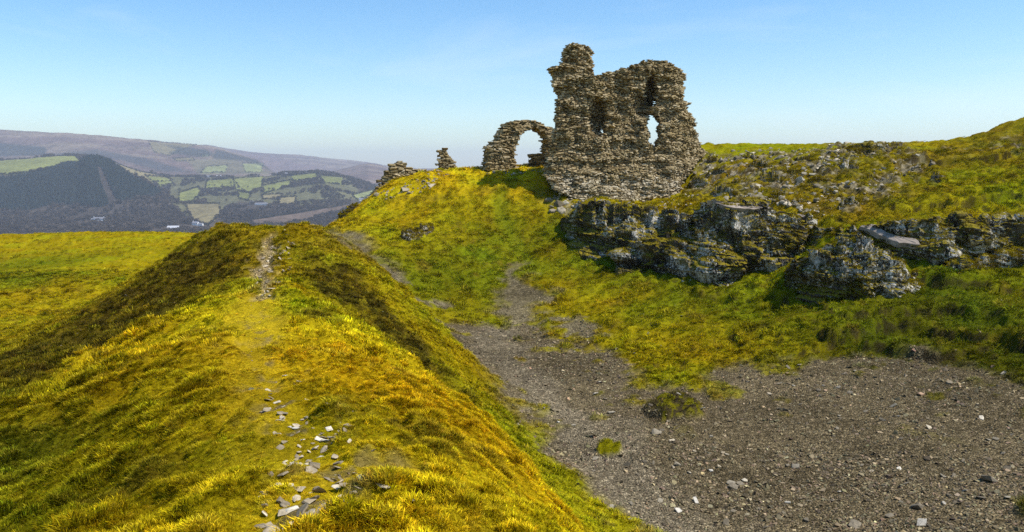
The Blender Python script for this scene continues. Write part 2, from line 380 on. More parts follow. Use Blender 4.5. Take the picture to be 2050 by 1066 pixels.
def masks(x, y):
    # where each kind of cover lies, 0..1
    x = np.asarray(x, float); y = np.asarray(y, float)
    scree = cover(x, y, SCREE, 0.45, 0.9, 2.0, 1.0)
    run = np.maximum(cover(x, y, SCREE_RUN, 0.5, 0.8, 1.6, 2.0), cover(x, y, SCREE_FAR, 0.8, 0.8, 1.8, 3.0))
    for l in SCREE_LINE: run = np.maximum(run, smooth(0.9, 0.2, seg_dist(x, y, l, False) + 0.7 * fbm(x, y, 9.0)))
    run = np.maximum(run, 0.0)
    moss = np.maximum(smooth(1.0, .75, np.hypot((x - MOUND[0]) / 0.75, (y - MOUND[1]) / 1.1) + 0.25 * fbm(x * 2, y * 2, 4.0)),
                      smooth(1.0, .8, np.hypot((x - MOSS[0]) / 0.32, (y - MOSS[1]) / 0.5) + 0.2 * fbm(x * 3, y * 3, 4.5)))
    patch = 0.75 * smooth(0.42, 0.75, fbm(x / 1.7, y / 1.7, 12.0, 4, 0.6)) * smooth(17, 22, np.hypot(x - 2, y))       # turf reaching into the stones
    scree = scree * (1 - moss) * (1 - patch)
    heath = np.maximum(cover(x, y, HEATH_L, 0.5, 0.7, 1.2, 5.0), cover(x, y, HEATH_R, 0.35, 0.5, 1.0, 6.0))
    stony = cover(x, y, STONY, 0.3, 0.4, 0.8, 8.5)
    rocky = np.zeros(x.shape)
    for p_ in ROCKY: rocky = np.maximum(rocky, cover(x, y, p_, 1.2, 1.0, 2.5, 9.5))
    rocky = rocky * smooth(-.12, .22, fbm(x / 1.1, y / 1.4, 66.0, 4, .6))
    dirt = cover(x, y, DIRT, 0.18, 0.3, 0.7, 7.0)
    worn = cover(x, y, WORN, 0.35, 0.3, 0.8, 8.0)
    trail = smooth(0.7, 0.2, seg_dist(x, y, SLOPE_PATH, False) + 0.25 * fbm(x, y, 3.0))
    return dict(scree=scree, run=run * 0.9, heath=heath, dirt=dirt, worn=worn, moss=moss, trail=trail, stony=stony, rocky=rocky, track=smooth(1.5, .3, seg_dist(x, y, TRACK, False) + .8 * fbm(x / 1.3, y / 1.6, 88.0, 3)))

def tussock(x, y):
    return np.where(np.asarray(y) < 27, fbm(x / 0.34, y / 0.34, 0.0, 3, 0.5), fbm(x / 0.6, y / 0.75, 1.0, 3, 0.5))
def detail_h(x, y, m, bh=None):
    """tussocks, ledges and worn paths on top of the smooth hill"""
    r = np.hypot(x, y)
    bare = np.clip(np.maximum(np.maximum(m['scree'], m['run']), m['dirt']) + 0.6 * m['worn'] + 0.5 * m['stony'], 0, 1)
    ridge = smooth(0.8, 2.0, -x - 0.2 * y + 1) * smooth(27, 24, y)
    lump = tussock(x, y)
    big = fbm(x / 1.25, y / 1.25, 8.0, 3, 0.5)
    bh = base_h(x, y) if bh is None else bh
    ter = perlin(x / 2.2 + 0.3 * y, bh / 0.24, 5.0)
    amp = np.where(y < 27, 0.12, 0.11)
    right = smooth(5, 11, x) * smooth(27, 34, y)
    amp = (amp + 0.05 * right + 0.02 * m['heath']) * np.where(x > 4, smooth(58, 45, y) * .65 + .35, 1)
    h = (1 - bare) * (amp * 1.25 * (np.clip(lump + .25, -.35, 1.2)) + 0.075 * big * smooth(3, 9, r) + 0.10 * right * big)
    h += (1 - bare) * smooth(26, 34, y) * 0.05 * ter
    h += bare * (0.012 * lump + 0.03 * big)
    h += m['rocky'] * .16 * np.sign(fbm(x / .7, y / .6, 67.5, 3)) * np.abs(fbm(x / .7, y / .6, 67.5, 3)) ** .6
    h -= 0.07 * m['dirt'] + 0.10 * m['trail'] + 0.03 * m['worn']
    h += 0.30 * np.sqrt(np.clip(1 - (np.hypot((x - MOUND[0]) / 0.8, (y - MOUND[1]) / 1.1)) ** 2, 0, 1)) + 0.10 * np.clip(1 - np.hypot((x - MOSS[0]) / 0.4, (y - MOSS[1]) / 0.6) ** 2, 0, 1)
    for p, hh in zip(SCARPS, SCARP_H):
        k = (x > p[:, 0].min() - 3) & (x < p[:, 0].max() + 3) & (y > p[:, 1].min() - 3) & (y < p[:, 1].max() + 3)
        if not k.any(): continue
        xs, ys = x[k], y[k]; d = np.full(xs.shape, 1e9); sd = np.zeros(xs.shape)
        xw = xs + 0.3 * fbm(xs / 1.6, ys / 1.6, 2.2, 3); yw = ys + 0.4 * fbm(xs / 1.9, ys / 1.9, 7.7, 3)
        for i in range(len(p) - 1):
            a, b = p[i], p[i + 1]; ab = b - a; t = np.clip(((xw - a[0]) * ab[0] + (yw - a[1]) * ab[1]) / (ab @ ab), 0, 1)
            dx, dy = xw - a[0] - t * ab[0], yw - a[1] - t * ab[1]; dd = np.hypot(dx, dy)
            s = np.where(dx * (-ab[1]) + dy * ab[0] > 0, dd, -dd)
            q = dd < d; d = np.where(q, dd, d); sd = np.where(q, s, sd)
        var = .7 + .3 * smooth(-0.5, 0.4, fbm(xs / 2.6, ys / 2.6, 3.3, 2))
        h[k] += var * (hh * np.where(sd > -0.2, np.exp(-np.abs(sd) / 2.4), 0) * smooth(-0.2, 0.1, sd) - 0.35 * hh * np.exp(-((sd + 0.3) / 0.25) ** 2))
    return h
def ground_colour(x, y, m, fine=True):
    c = anchor_colour(x, y)
    n1 = fbm(x / 0.9, y / 0.9, 20.0, 4, 0.55); n2 = fbm(x / 3.5, y / 3.5, 25.0, 3); n3 = fbm(x / 0.25, y / 0.25, 30.0, 3)
    r = np.hypot(x, y)
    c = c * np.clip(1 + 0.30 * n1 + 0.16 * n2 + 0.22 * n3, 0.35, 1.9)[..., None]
    green = np.clip(0.5 * n2 + 0.35 * perlin(x / 1.6, y / 1.6, 40.0), -0.6, 0.6)[..., None]
    c = c * (1 + green * np.array([-0.30, 0.02, 0.1]))
    brown = smooth(0.35, 0.8, fbm(x / 1.3, y / 1.3, 50.0, 4, 0.6))[..., None] * 0.5
    c = c * (1 - brown) + np.array([.13, .088, .010]) * brown
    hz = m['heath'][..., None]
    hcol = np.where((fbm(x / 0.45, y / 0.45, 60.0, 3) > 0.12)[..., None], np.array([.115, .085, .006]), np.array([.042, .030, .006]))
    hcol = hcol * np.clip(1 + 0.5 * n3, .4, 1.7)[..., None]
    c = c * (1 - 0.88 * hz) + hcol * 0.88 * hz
    w = (m['worn'] * 0.75)[..., None]; c = c * (1 - w) + np.array([.43, .295, .012]) * w * np.clip(1 + .3 * n1, .6, 1.4)[..., None] + 0
    mo = m['moss'][..., None]; big_ = smooth(1.6, 1.2, np.hypot(x - MOUND[0], y - MOUND[1]))[..., None]; c = c * (1 - mo) + (np.array([.16, .145, .004]) * (1 - big_) + np.where((fbm(x / .3, y / .3, 45.0, 3) > .1)[..., None], np.array([.13, .115, .006]), np.array([.055, .042, .018])) * big_) * mo
    tr = m['trail'][..., None] * .6; c = c * (1 - tr) + np.array([.13, .15, .006]) * tr
    s = np.maximum(m['scree'], m['run'])[..., None]; rn = (m['run'] * .6)[..., None]
    tk = np.maximum(m['track'] * .8, m['run'] * .7)[..., None]
    scol = (np.array([.128, .098, .052]) * (1 - tk) + np.array([.185, .150, .095]) * tk) * np.clip(1 + 0.28 * n2 + 0.35 * n3 + .15 * n1, .4, 1.8)[..., None]
    c = c * (1 - s) + scol * s
    so = (m['stony'] * smooth(.05, .45, fbm(x / .38, y / .5, 44.0, 4, .6)))[..., None] * .85; c = c * (1 - so) + np.array([.17, .125, .06]) * so * np.clip(1 + .4 * n3, .5, 1.5)[..., None]
    ro = (m['rocky'] * .85)[..., None]; rk = np.where((fbm(x / .5, y / .7, 67.0, 4, .65) > .08)[..., None], np.array([.235, .20, .135]), np.array([.075, .058, .025])); c = c * (1 - ro) + rk * np.clip(1 + .45 * n3, .4, 1.7)[..., None] * ro
    d = m['dirt'][..., None]; c = c * (1 - d) + np.array([.30, .225, .11]) * np.clip(1 + .35 * n3, .5, 1.5)[..., None] * d
    return np.clip(c, 0.0015, 0.8)

# ------------------------------------------------------------------ the hilltop as one sheet
az = np.concatenate([np.radians(np.linspace(-180, -41, 70)), np.radians(np.linspace(-40.9, 40.9, 860)), np.radians(np.linspace(41, 180, 70))])
rr = np.concatenate([[0.02, 0.4, 0.9, 1.4], np.geomspace(1.8, 24, 420), np.linspace(24.08, 66, 400), np.geomspace(67, 135, 60)])
A_, R_ = np.meshgrid(az, rr)
X_, Y_ = R_ * np.sin(A_), R_ * np.cos(A_)
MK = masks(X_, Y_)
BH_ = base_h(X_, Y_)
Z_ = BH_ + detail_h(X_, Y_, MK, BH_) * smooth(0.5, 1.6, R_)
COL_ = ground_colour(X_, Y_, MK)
# bare dark soil shows on the little scarps
gx = np.gradient(Z_ - BH_, axis=0) / np.maximum(np.gradient(R_, axis=0), 1e-3)
soil = smooth(0.45, 0.9, np.abs(gx)) * (Y_ > 22) * (X_ > 3) * smooth(-.25, .2, fbm(X_ * 2, Y_ * 2, 71.0))
COL_ = COL_ * (1 - .75 * soil[..., None]) + np.array([.035, .024, .012]) * .75 * soil[..., None]
skirt_r = np.array([150, 190, 260.]); sk = []
for k, rad in enumerate(skirt_r):
    sk.append(np.stack([rad * np.sin(az), rad * np.cos(az), np.minimum(Z_[-1] - 6, -28 - 22 * k) - 4 * k], -1))
V_ = np.concatenate([np.stack([X_, Y_, Z_], -1).reshape(-1, 3)] + sk)
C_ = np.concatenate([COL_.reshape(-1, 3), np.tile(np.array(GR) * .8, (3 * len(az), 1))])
S_ = np.concatenate([np.maximum(np.maximum(MK['scree'], MK['run']), MK['dirt']).ravel(), np.zeros(3 * len(az))])

g = NT("hilltop turf and stones")
co = g.node("ShaderNodeTexCoord").outputs['Object']
ca = g.node("ShaderNodeAttribute", attribute_name="Col").outputs['Color']
sa = g.node("ShaderNodeAttribute", attribute_name="scree").outputs['Fac']
nf = g.noise(co, 30.0, 7, 0.75, .6)
nb = g.noise(co, 7.0, 5, 0.6)
turf = g.mix(1.0, ca, g.ramp(nf, [(0.30, .38), (0.48, 1.0), (0.56, 1.25), (0.72, 2.1)]), 'MULTIPLY')
vor = g.node("ShaderNodeTexVoronoi", i_Scale=22.0, feature='F1'); g.l.new(co, vor.inputs['Vector'])
vor2 = g.node("ShaderNodeTexVoronoi", i_Scale=55.0, feature='F1'); g.l.new(co, vor2.inputs['Vector'])
sep = g.node("ShaderNodeSeparateColor"); g.l.new(vor.outputs['Color'], sep.inputs[0])
sep2 = g.node("ShaderNodeSeparateColor"); g.l.new(vor2.outputs['Color'], sep2.inputs[0])
chips = g.mix(0.5, g.ramp(sep.outputs[0], [(0.0, .45), (0.6, .95), (0.9, 1.5), (1.0, 2.4)]), g.ramp(sep2.outputs[0], [(0.0, .5), (0.7, 1.1), (1.0, 2.0)]), 'MULTIPLY')
chips = g.mix(1.0, ca, chips, 'MULTIPLY')
colr = g.mix(sa, turf, chips)
h1 = g.math('MULTIPLY', nf, 1.0)
h2 = g.math('ADD', g.math('MULTIPLY', vor.outputs['Distance'], -1.0), g.math('MULTIPLY', sep.outputs[1], 1.2))
hm = g.node("ShaderNodeMix", data_type='FLOAT'); g.l.new(sa, hm.inputs[0]); g.l.new(h1, hm.inputs[2]); g.l.new(h2, hm.inputs[3])
nrm = g.bump(hm.outputs[0], 1.0, 0.05, g.bump(nb, 0.5, 0.06))
ground_mat = g.finish(colr, nrm, 1.0, 0.0)
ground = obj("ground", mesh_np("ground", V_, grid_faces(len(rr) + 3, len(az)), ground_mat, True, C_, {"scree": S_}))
tag(ground, kind='structure')
def surf(x, y):
    """height of the finished ground"""
    x = np.atleast_1d(np.asarray(x, float)); y = np.atleast_1d(np.asarray(y, float))
    b = base_h(x, y)
    return b + detail_h(x, y, masks(x, y), b)

# ------------------------------------------------------------------ the valley and the hills beyond
PXL = np.arange(-900, 2951, 2.2)
def line(*pts):
    p = np.array(pts, float); return np.interp(PXL, p[:, 0], p[:, 1])
def zz(py, D): return -(py - HORIZON) / FPX * D
one = np.ones(len(PXL))
left = smooth(420, 250, PXL)
K = [ # distance, height
 (130 * one, -80 * one), (420 * one, -128 * one), (1500 * one, -134 * one), (1950 * one, -132 * one - 2 * np.sin(PXL / 60)),
 (2150 * one, zz(line((-900,430),(0,432),(100,434),(220,436),(330,432),(450,432),(600,436),(720,430),(800,432),(2950,432)), 2150)),
 (2500 * one, zz(line((-900,356),(0,352),(90,346),(160,341),(178,320),(200,318),(232,328),(262,345),(290,361),(330,386),(370,404),(450,412),(540,408),(640,404),(720,410),(790,415),(2950,415)), 2500)),
 (2760 * one, zz(line((-900,340),(0,336),(90,330),(165,328),(200,332),(232,350),(262,372),(300,392),(360,384),(450,384),(540,376),(640,368),(720,388),(790,400),(2950,400)), 2760)),
 (3250 * one, zz(line((-900,325),(0,323),(100,316),(160,313),(190,316),(225,322),(262,338),(300,347),(350,354),(400,354),(480,355),(540,352),(575,347),(640,343),(680,350),(720,361),(750,370),(790,384),(2950,384)), 3250)),
 (3900 * one, -110 * one),
 (4350 * one, zz(line((-900,320),(0,312),(100,312),(200,310),(300,318),(380,322),(450,330),(520,340),(560,356),(620,368),(680,356),(740,350),(790,360),(2950,360)), 4350)),
 (5200 * one, zz(line((-900,250),(0,260),(100,266),(200,272),(300,281),(380,288),(420,292),(445,296),(470,306),(520,321),(555,347),(600,362),(640,351),(680,340),(720,331),(740,328),(762,331),(780,336),(830,352),(2950,356)), 5200)),
 (6300 * one, -60 * one),
 (7000 * one, zz(line((-900,322),(420,305),(560,322),(680,330),(790,338),(2950,345)), 7000)),
 (8200 * one, zz(line((-900,300),(300,294),(420,291),(470,300),(540,308),(600,311),(660,317),(720,323),(775,331),(850,340),(1000,345),(2950,348)), 8200)),
 (11000 * one, -150 * one), (14000 * one, -200 * one)]
dist = np.concatenate([np.geomspace(130, 1400, 14)[:-1], np.geomspace(1400, 5400, 260), np.geomspace(5450, 14000, 60)])
KD = np.log(np.stack([k[0] for k in K])); KZ = np.stack([k[1] for k in K])
HZ = np.empty((len(dist), len(PXL)))
for j in range(len(PXL)):
    ld = np.log(dist); i = np.clip(np.searchsorted(KD[:, j], ld, side='right') - 1, 0, len(K) - 2)
    t = np.clip((ld - KD[i, j]) / (KD[i + 1, j] - KD[i, j]), 0, 1); t = 0.45 * t + 0.55 * (t * t * (3 - 2 * t))
    HZ[:, j] = KZ[i, j] * (1 - t) + KZ[i + 1, j] * t
BX = (PXL[None] - CX) / FPX * dist[:, None]; BY = np.repeat(dist[:, None], len(PXL), 1)
HZ += smooth(1500, 2600, BY) * (7 * fbm(BX / 420, BY / 420, 1.0, 4) + 2.2 * fbm(BX / 60, BY / 60, 2.0, 3))
FPXg = np.repeat(PXL[None], len(dist), 0); FPYg = HORIZON - HZ / BY * FPX
Nw = fbm(BX / 300, BY / 300, 5.0, 4); Nf = fbm(BX / 45, BY / 45, 6.0, 3)
FC = np.tile(np.array([.058, .046, .036]), HZ.shape + (1,)) * np.clip(1 + .35 * Nw + .3 * Nf, .4, 1.8)[..., None]     # bare winter woods
moor = smooth(3950, 4200, BY)
mcol = np.array([.12, .082, .07]) + np.array([.06, .055, .03]) * (smooth(-.2, .5, fbm(BX / 700, BY / 260, 9.0, 4)))[..., None]
FC = FC * (1 - moor[..., None]) + mcol * moor[..., None] * np.clip(1 + .3 * Nf + .25 * Nw, .5, 1.6)[..., None]
FIELDC, TANC, PALE = np.array([.175, .185, .055]), np.array([.21, .175, .085]), np.array([.19, .205, .08])
def far_patch(poly, col, d0, d1, edge=1.5, k=1.0):
    p = np.array(poly, float)
    bb = (FPXg > p[:, 0].min() - 8) & (FPXg < p[:, 0].max() + 8) & (BY > d0) & (BY < d1)
    px = FPXg[bb] + 2.2 * fbm(FPXg[bb] / 9, FPYg[bb] / 5, 3.0, 3); py = FPYg[bb] + 1.2 * fbm(FPXg[bb] / 9, FPYg[bb] / 5, 13.0, 3)
    d = seg_dist(px, py, p, True); w = k * smooth(-edge, edge, np.where(inside(px, py, p), d, -d))[:, None]
    FC[bb] = FC[bb] * (1 - w) + col * np.clip(1 + .22 * Nf[bb] + .2 * Nw[bb], .6, 1.4)[:, None] * w
FIELDS = [([(-40,352),(-40,326),(60,318),(130,313),(158,313),(168,324),(130,331),(90,341),(40,349)],FIELDC,2300,3400),
 ([(228,323),(270,338),(330,352),(352,362),(300,366),(262,347)],TANC*.95,2600,3500),([(296,352),(340,356),(352,368),(322,374)],FIELDC,2600,3500),
 ([(362,386),(400,375),(406,386),(385,405),(358,406)],FIELDC,2300,3400),([(372,408),(440,408),(442,430),(416,452),(385,442)],TANC*.8,1900,2700),
 ([(418,362),(470,358),(482,376),(413,379)],FIELDC*.9,2300,3400),([(470,358),(530,354),(526,376),(500,386),(474,380)],FIELDC,2300,3500),
 ([(478,383),(505,388),(498,402),(480,398)],FIELDC*.8,2300,3500),
 ([(530,372),(583,361),(584,372),(528,389)],FIELDC,2300,3500),([(525,391),(565,388),(562,399),(528,399)],TANC*.9,2200,3400),([(558,396),(594,393),(592,411),(560,411)],TANC,2200,3400),
 ([(584,352),(635,347),(640,358),(588,363)],FIELDC*.95,2300,3500),([(640,351),(690,356),(686,370),(650,366)],FIELDC*.8,2300,3500),
 ([(418,334),(460,331),(456,346),(406,347)],PALE,4000,5300),([(490,328),(532,327),(526,346),(495,346)],PALE*.95,4000,5300),([(408,310),(424,308),(424,314),(410,315)],PALE,4000,5300),
 ([(706,391),(752,379),(748,392),(716,401)],PALE,2000,3400),([(505,440),(600,426),(700,409),(708,417),(640,432),(620,442),(560,452),(505,452)],np.array([.11,.08,.06]),1600,2700),
 ([(305,285),(400,291),(374,300),(346,313),(316,306)],TANC*.75,4200,5600),([(352,318),(392,316),(395,322),(360,324)],TANC*.7,4000,5600)]
far_patch([(345,352),(480,352),(560,352),(640,345),(700,358),(730,395),(600,412),(480,402),(440,424),(372,436),(340,400)], np.array([.115, .112, .052]), 2000, 3600, 4.0, .8)
far_patch([(380,320),(470,318),(545,345),(540,350),(400,348)], np.array([.11, .105, .055]), 4000, 5300, 4.0, .7)
for f_ in FIELDS: far_patch(*f_)
for poly, col, a, b in [([(-40,282),(40,290),(102,296),(100,312),(-40,316)],np.array([.024,.03,.028]),4000,5600),
   ([(340,292),(420,300),(440,312),(400,315),(345,308),(360,300)],np.array([.03,.035,.03]),4000,5600),([(440,300),(520,322),(556,349),(520,330),(480,322),(430,318)],np.array([.03,.034,.03]),4000,5600),
   ([(200,300),(300,318),(390,345),(330,345),(250,322),(110,310)],np.array([.05,.05,.05]),4000,5600),
   ([(470,309),(545,309),(640,340),(560,345)],np.array([.14,.09,.08]),6500,9000)]: far_patch(poly, col, a, b, 3.0, .85)
PASTURE = np.array([(345,352),(480,352),(560,352),(640,345),(700,358),(730,395),(600,412),(480,402),(440,424),(372,436),(340,400)], float)
CONIF = np.array([(-60,362),(20,358),(90,347),(132,334),(165,325),(185,319),(205,318),(225,325),(258,348),(300,373),(330,388),(290,396),(240,402),(200,415),(110,408),(60,420),(-60,424)], float)
far_patch(CONIF, np.array([.018, .026, .028]), 2000, 2700, 1.0)
far_patch([(200,322),(216,326),(262,420),(225,430),(205,370)], np.array([.050,.042,.037]), 2000, 2700, 3.0)
h = NT("valley fields and woods")
hc = h.node("ShaderNodeAttribute", attribute_name="Col").outputs['Color']
hco = h.node("ShaderNodeTexCoord").outputs['Object']
hcol = h.mix(1.0, hc, h.ramp(h.noise(hco, 0.05, 6, 0.65), [(.3, .65), (.5, 1.0), (.72, 1.4)]), 'MULTIPLY')
hill_mat = h.finish(hcol, h.bump(h.noise(hco, 0.08, 5, .6), 0.6, 5.0), 1.0, 0.0)
hills = obj("hills", mesh_np("hills", np.stack([BX, BY, HZ], -1).reshape(-1, 3), grid_faces(len(dist), len(PXL)), hill_mat, True, FC.reshape(-1, 3)))
tag(hills, kind='structure')
from math import exp
def far_h(x, y):
    """height of the far land at plan points (bilinear on its grid)"""
    px = CX + FPX * np.asarray(x) / np.asarray(y)
    fi = np.clip(np.interp(y, dist, np.arange(len(dist))), 0, len(dist) - 1.001); fj = np.clip((px - PXL[0]) / 2.2, 0, len(PXL) - 1.001)
    i, j = fi.astype(int), fj.astype(int); a, b = fi - i, fj - j
    return (HZ[i, j] * (1 - a) * (1 - b) + HZ[i + 1, j] * a * (1 - b) + HZ[i, j + 1] * (1 - a) * b + HZ[i + 1, j + 1] * a * b)
def far_hit(px, py, d0, d1):
    """first place between two distances where the far land is seen at a photo pixel"""
    D = np.arange(d0, d1, 6.0); x = (px - CX) / FPX * D
    sy = HORIZON - far_h(x, D) / D * FPX
    k = np.argmax(sy <= py) if (sy <= py).any() else int(np.argmin(sy))
    return np.array([x[k], D[k], float(far_h(x[k:k + 1], D[k:k + 1])[0])])

# the air: one closed box round everything
hz = NT("thin valley haze")
pv = hz.node("ShaderNodeVolumePrincipled"); pv.inputs['Color'].default_value = (.80, .88, 1.0, 1)
pv.inputs['Density'].default_value = 1.0e-4; pv.inputs['Anisotropy'].default_value = 0.1
hz.l.new(pv.outputs[0], hz.out.inputs['Volume'])
zt, zb = float(HZ.max()) + 30, float(HZ.min()) - 40
hx, hy0, hy1 = 17500, -300, 14300
bv = [(x, y, z) for z in (zb, zt) for y in (hy0, hy1) for x in (-hx, hx)]
haze = obj("haze", mesh_np("haze", bv, [(0, 2, 3, 1), (4, 5, 7, 6), (0, 1, 5, 4), (2, 6, 7, 3), (0, 4, 6, 2), (1, 3, 7, 5)], hz.m))
tag(haze, kind='stuff')
# ------------------------------------------------------------------ stone shapes
def hull_mesh(name, pts, mat, smooth_=False):
    bm = bmesh.new()
    for p in pts: bm.verts.new(p)
    r = bmesh.ops.convex_hull(bm, input=bm.verts)
    junk = [e for e in set(r['geom_interior'] + r['geom_unused']) if isinstance(e, bmesh.types.BMVert) and e.is_valid]
    if junk: bmesh.ops.delete(bm, geom=junk, context='VERTS')
    bmesh.ops.triangulate(bm, faces=bm.faces)
    me = bpy.data.meshes.new(name); bm.to_mesh(me); bm.free()
    me.materials.append(mat); return me
def angular_points(n, flat, sq=0.45, seed=0):
    r = np.random.default_rng(seed); p = r.normal(size=(n, 3)); p /= np.linalg.norm(p, axis=1)[:, None]
    p = np.sign(p) * np.abs(p) ** sq; p *= r.uniform(.82, 1.05, (n, 1)); p /= np.abs(p).max(0) * 2
    return p * np.array([1, 1, flat])

# masonry stone: tint varies from stone to stone, grain within each, darker lichen crusts
def masonry_material(name, dark, mid, light, lichen):
    m = NT(name)
    oi = m.node("ShaderNodeObjectInfo").outputs['Random']; ge = m.node("ShaderNodeNewGeometry")
    rnd = m.math('FRACT', m.math('ADD', oi, ge.outputs['Random Per Island']), 0)
    pos = ge.outputs['Position']
    base = m.ramp(rnd, [(0, dark), (.35, mid), (.75, mid), (1, light)])
    grain = m.ramp(m.noise(pos, 14.0, 5, .65), [(.3, .55), (.5, 1.0), (.7, 1.35)])
    c = m.mix(1.0, base, grain, 'MULTIPLY')
    stain = m.ramp(m.noise(pos, 0.8, 4, .6), [(.42, 0.0), (.62, 1.0)])
    c = m.mix(m.math('MULTIPLY', stain, .55), c, m.mix(1.0, c, (.62, .55, .36), 'MULTIPLY'))
    li = m.ramp(m.noise(pos, 5.0, 5, .7), [(.60, 0.0), (.66, 1.0)])
    c = m.mix(m.math('MULTIPLY', li, .7), c, lichen)
    return m.finish(c, m.bump(m.noise(pos, 22.0, 5, .65), .6, .02), .95, .12)
STONE_M = masonry_material("weathered castle stone", (.14, .105, .05), (.37, .29, .16), (.56, .46, .30), (.20, .17, .06))
PALE_M = masonry_material("pale repaired stone", (.24, .195, .12), (.46, .39, .27), (.64, .57, .43), (.20, .18, .09))
cm = NT("dark rubble mortar")
core_mat = cm.finish(cm.mix(1.0, cm.ramp(cm.noise(cm.node("ShaderNodeTexCoord").outputs['Object'], 6, 5, .6), [(.3, .5), (.7, 1.3)]), (.135, .10, .05), 'MULTIPLY'),
                     cm.bump(cm.noise(cm.node("ShaderNodeTexCoord").outputs['Object'], 9, 4), .8, .05), 1.0, .05)
UNIT = [angular_points(18, 1.0, 0.22, 50 + k) for k in range(10)]
UNIT_ME = {False: [hull_mesh("stone", p, STONE_M) for p in UNIT], True: [hull_mesh("stone", p, PALE_M) for p in UNIT]}
UNIT_VF = []
for me in UNIT_ME[False]:
    UNIT_VF.append((np.array([v.co[:] for v in me.vertices]), np.array([p.vertices[:] for p in me.polygons])))

class Wall:
    """a standing piece of rubble masonry, surveyed in the plane of its face"""
    def __init__(s, px0, Y0, turn):
        o = at(px0, HORIZON, Y0); s.o = o[:2]
        s.shear = 0.0
        a = math.radians(turn); s.t = np.array([math.cos(a), math.sin(a)]); s.n = np.array([math.sin(a), -math.cos(a)])
    def uz(s, px, py):
        d = ray(px, py); k = (s.n @ s.o) / (s.n @ d[:2]); p = d * k
        return np.array([(p[:2] - s.o) @ s.t, p[2]])
    def splay(s, px, py):
        """openings and broken ends run in along this line of sight"""
        d = ray(px, py); s.shear = float((d[:2] @ s.t) / -(d[:2] @ s.n))
    def poly(s, pix): return np.array([s.uz(*q) for q in pix])
    def world(s, u, z, depth):
        u, z, depth = np.asarray(u, float), np.asarray(z, float), np.asarray(depth, float); u = u + s.shear * depth
        return np.stack([s.o[0] + s.t[0] * u - s.n[0] * depth, s.o[1] + s.t[1] * u - s.n[1] * depth, z], -1)
def build_wall(root, W, outline, holes, front, back, n_parts, course=(.10, .17), width=(.16, .5), pale=None, seed=0, extra=None, ragged=0.10):
    r = np.random.default_rng(seed)
    O = W.poly(outline); H = [W.poly(h) for h in holes]
    def ok(u, z, grow=0.0):
        u, z = np.asarray(u, float), np.asarray(z, float)
        uu = u + ragged * fbm(u / .5, z / .16, 3.0 + seed, 3); zw = z + 0.5 * ragged * fbm(u / .4, z / .3, 8.0 + seed, 2)
        k = inside(uu, zw, O)
        for h in H: k &= ~inside(u + .4 * ragged * fbm(u / .3, z / .16, 5.0 + seed, 2), z, h)
        return k
    z0, z1 = O[:, 1].min(), O[:, 1].max(); u0, u1 = O[:, 0].min() - .3, O[:, 0].max() + .3
    st = []                                                       # u, z, depth, width, height, depth size, facing
    z = z0
    while z < z1 + .1:
        ch = r.uniform(*course); u = u0 + r.uniform(0, .3)
        while u < u1:
            w = min(r.gamma(5.0, (width[0] + width[1]) / 2 / 5.0), width[1] * 1.5); w = max(w, width[0]); uc, zc = u + w / 2, z + ch / 2 + .05 * math.sin(u * 1.3 + z)
            if ok(uc, zc):
                f, b = float(front(uc, zc)), float(back(uc, zc))
                edge = not bool(np.all(ok(np.array([uc - .42, uc + .42, uc, uc]), np.array([zc, zc, zc + .33, zc - .33]))))
                d = r.uniform(.28, .46); pr = abs(r.normal(0, .04)) + (.06 if r.random() < .08 else 0)
                st.append((uc, zc, f + d / 2 - pr, w * .97, ch * r.uniform(.84, 1.12), d, 1))
                if b - f > .5: st.append((uc, zc, b - d / 2 + pr, w * .97, ch * .97, d, 0))
                if edge:
                    q = f + .38
                    while q < b - .38:
                        d2 = r.uniform(.3, .55); st.append((uc + r.uniform(-.05, .05), zc, q + d2 / 2, w * 1.02, ch, d2, .5 if ok(uc, zc + .25) else .6)); q += d2
            u += w
        z += ch
    st = np.array(st)
    # the core behind the facing stones
    cs = .12; us = np.arange(u0, u1, cs); zs = np.arange(z0, z1 + .1, cs)
    UU, ZZ = np.meshgrid(us, zs); K = ok(UU, ZZ)
    cell = K[:-1, :-1] & K[1:, :-1] & K[:-1, 1:] & K[1:, 1:]
    F = np.vectorize(lambda a, b: float(front(a, b)))(UU, ZZ) + .085; B = np.vectorize(lambda a, b: float(back(a, b)))(UU, ZZ) - .085
    B = np.maximum(B, F + .08); nV = UU.size
    vv = np.concatenate([W.world(UU, ZZ, F).reshape(-1, 3), W.world(UU, ZZ, B).reshape(-1, 3)]); ff = []; nc = len(us)
    for i, j in zip(*np.nonzero(cell)):
        a, b, c, d = i * nc + j, i * nc + j + 1, (i + 1) * nc + j + 1, (i + 1) * nc + j
        ff.append((a, b, c, d)); ff.append((d + nV, c + nV, b + nV, a + nV))
        for (p, q, ii, jj) in ((a, b, i - 1, j), (b, c, i, j + 1), (c, d, i + 1, j), (d, a, i, j - 1)):
            if not (0 <= ii < cell.shape[0] and 0 <= jj < cell.shape[1] and cell[ii, jj]): ff.append((q, p, p + nV, q + nV))
    obj("mortar_core", mesh_np("mortar_core", vv, ff, core_mat), root)
    # orientation of every stone
    rot = np.array([[W.t[0], -W.n[0], 0], [W.t[1], -W.n[1], 0], [0, 0, 1.0]])
    tilt = r.normal(0, .11, (len(st), 3)); var = r.integers(0, 10, len(st)); spin = r.integers(0, 2, len(st)) * math.pi
    P = W.world(st[:, 0], st[:, 1], st[:, 2])
    is_pale = np.array([bool(pale and pale(a, b) > r.uniform(0, 1)) for a, b in st[:, :2]])
    size = st[:, 3] * st[:, 4] * np.where(st[:, 6] > .4, 1, 0)
    top = set(np.argsort(-size)[:n_parts].tolist())
    mats = [[], []]; off = 0; VV, FF, MI = [], [], []
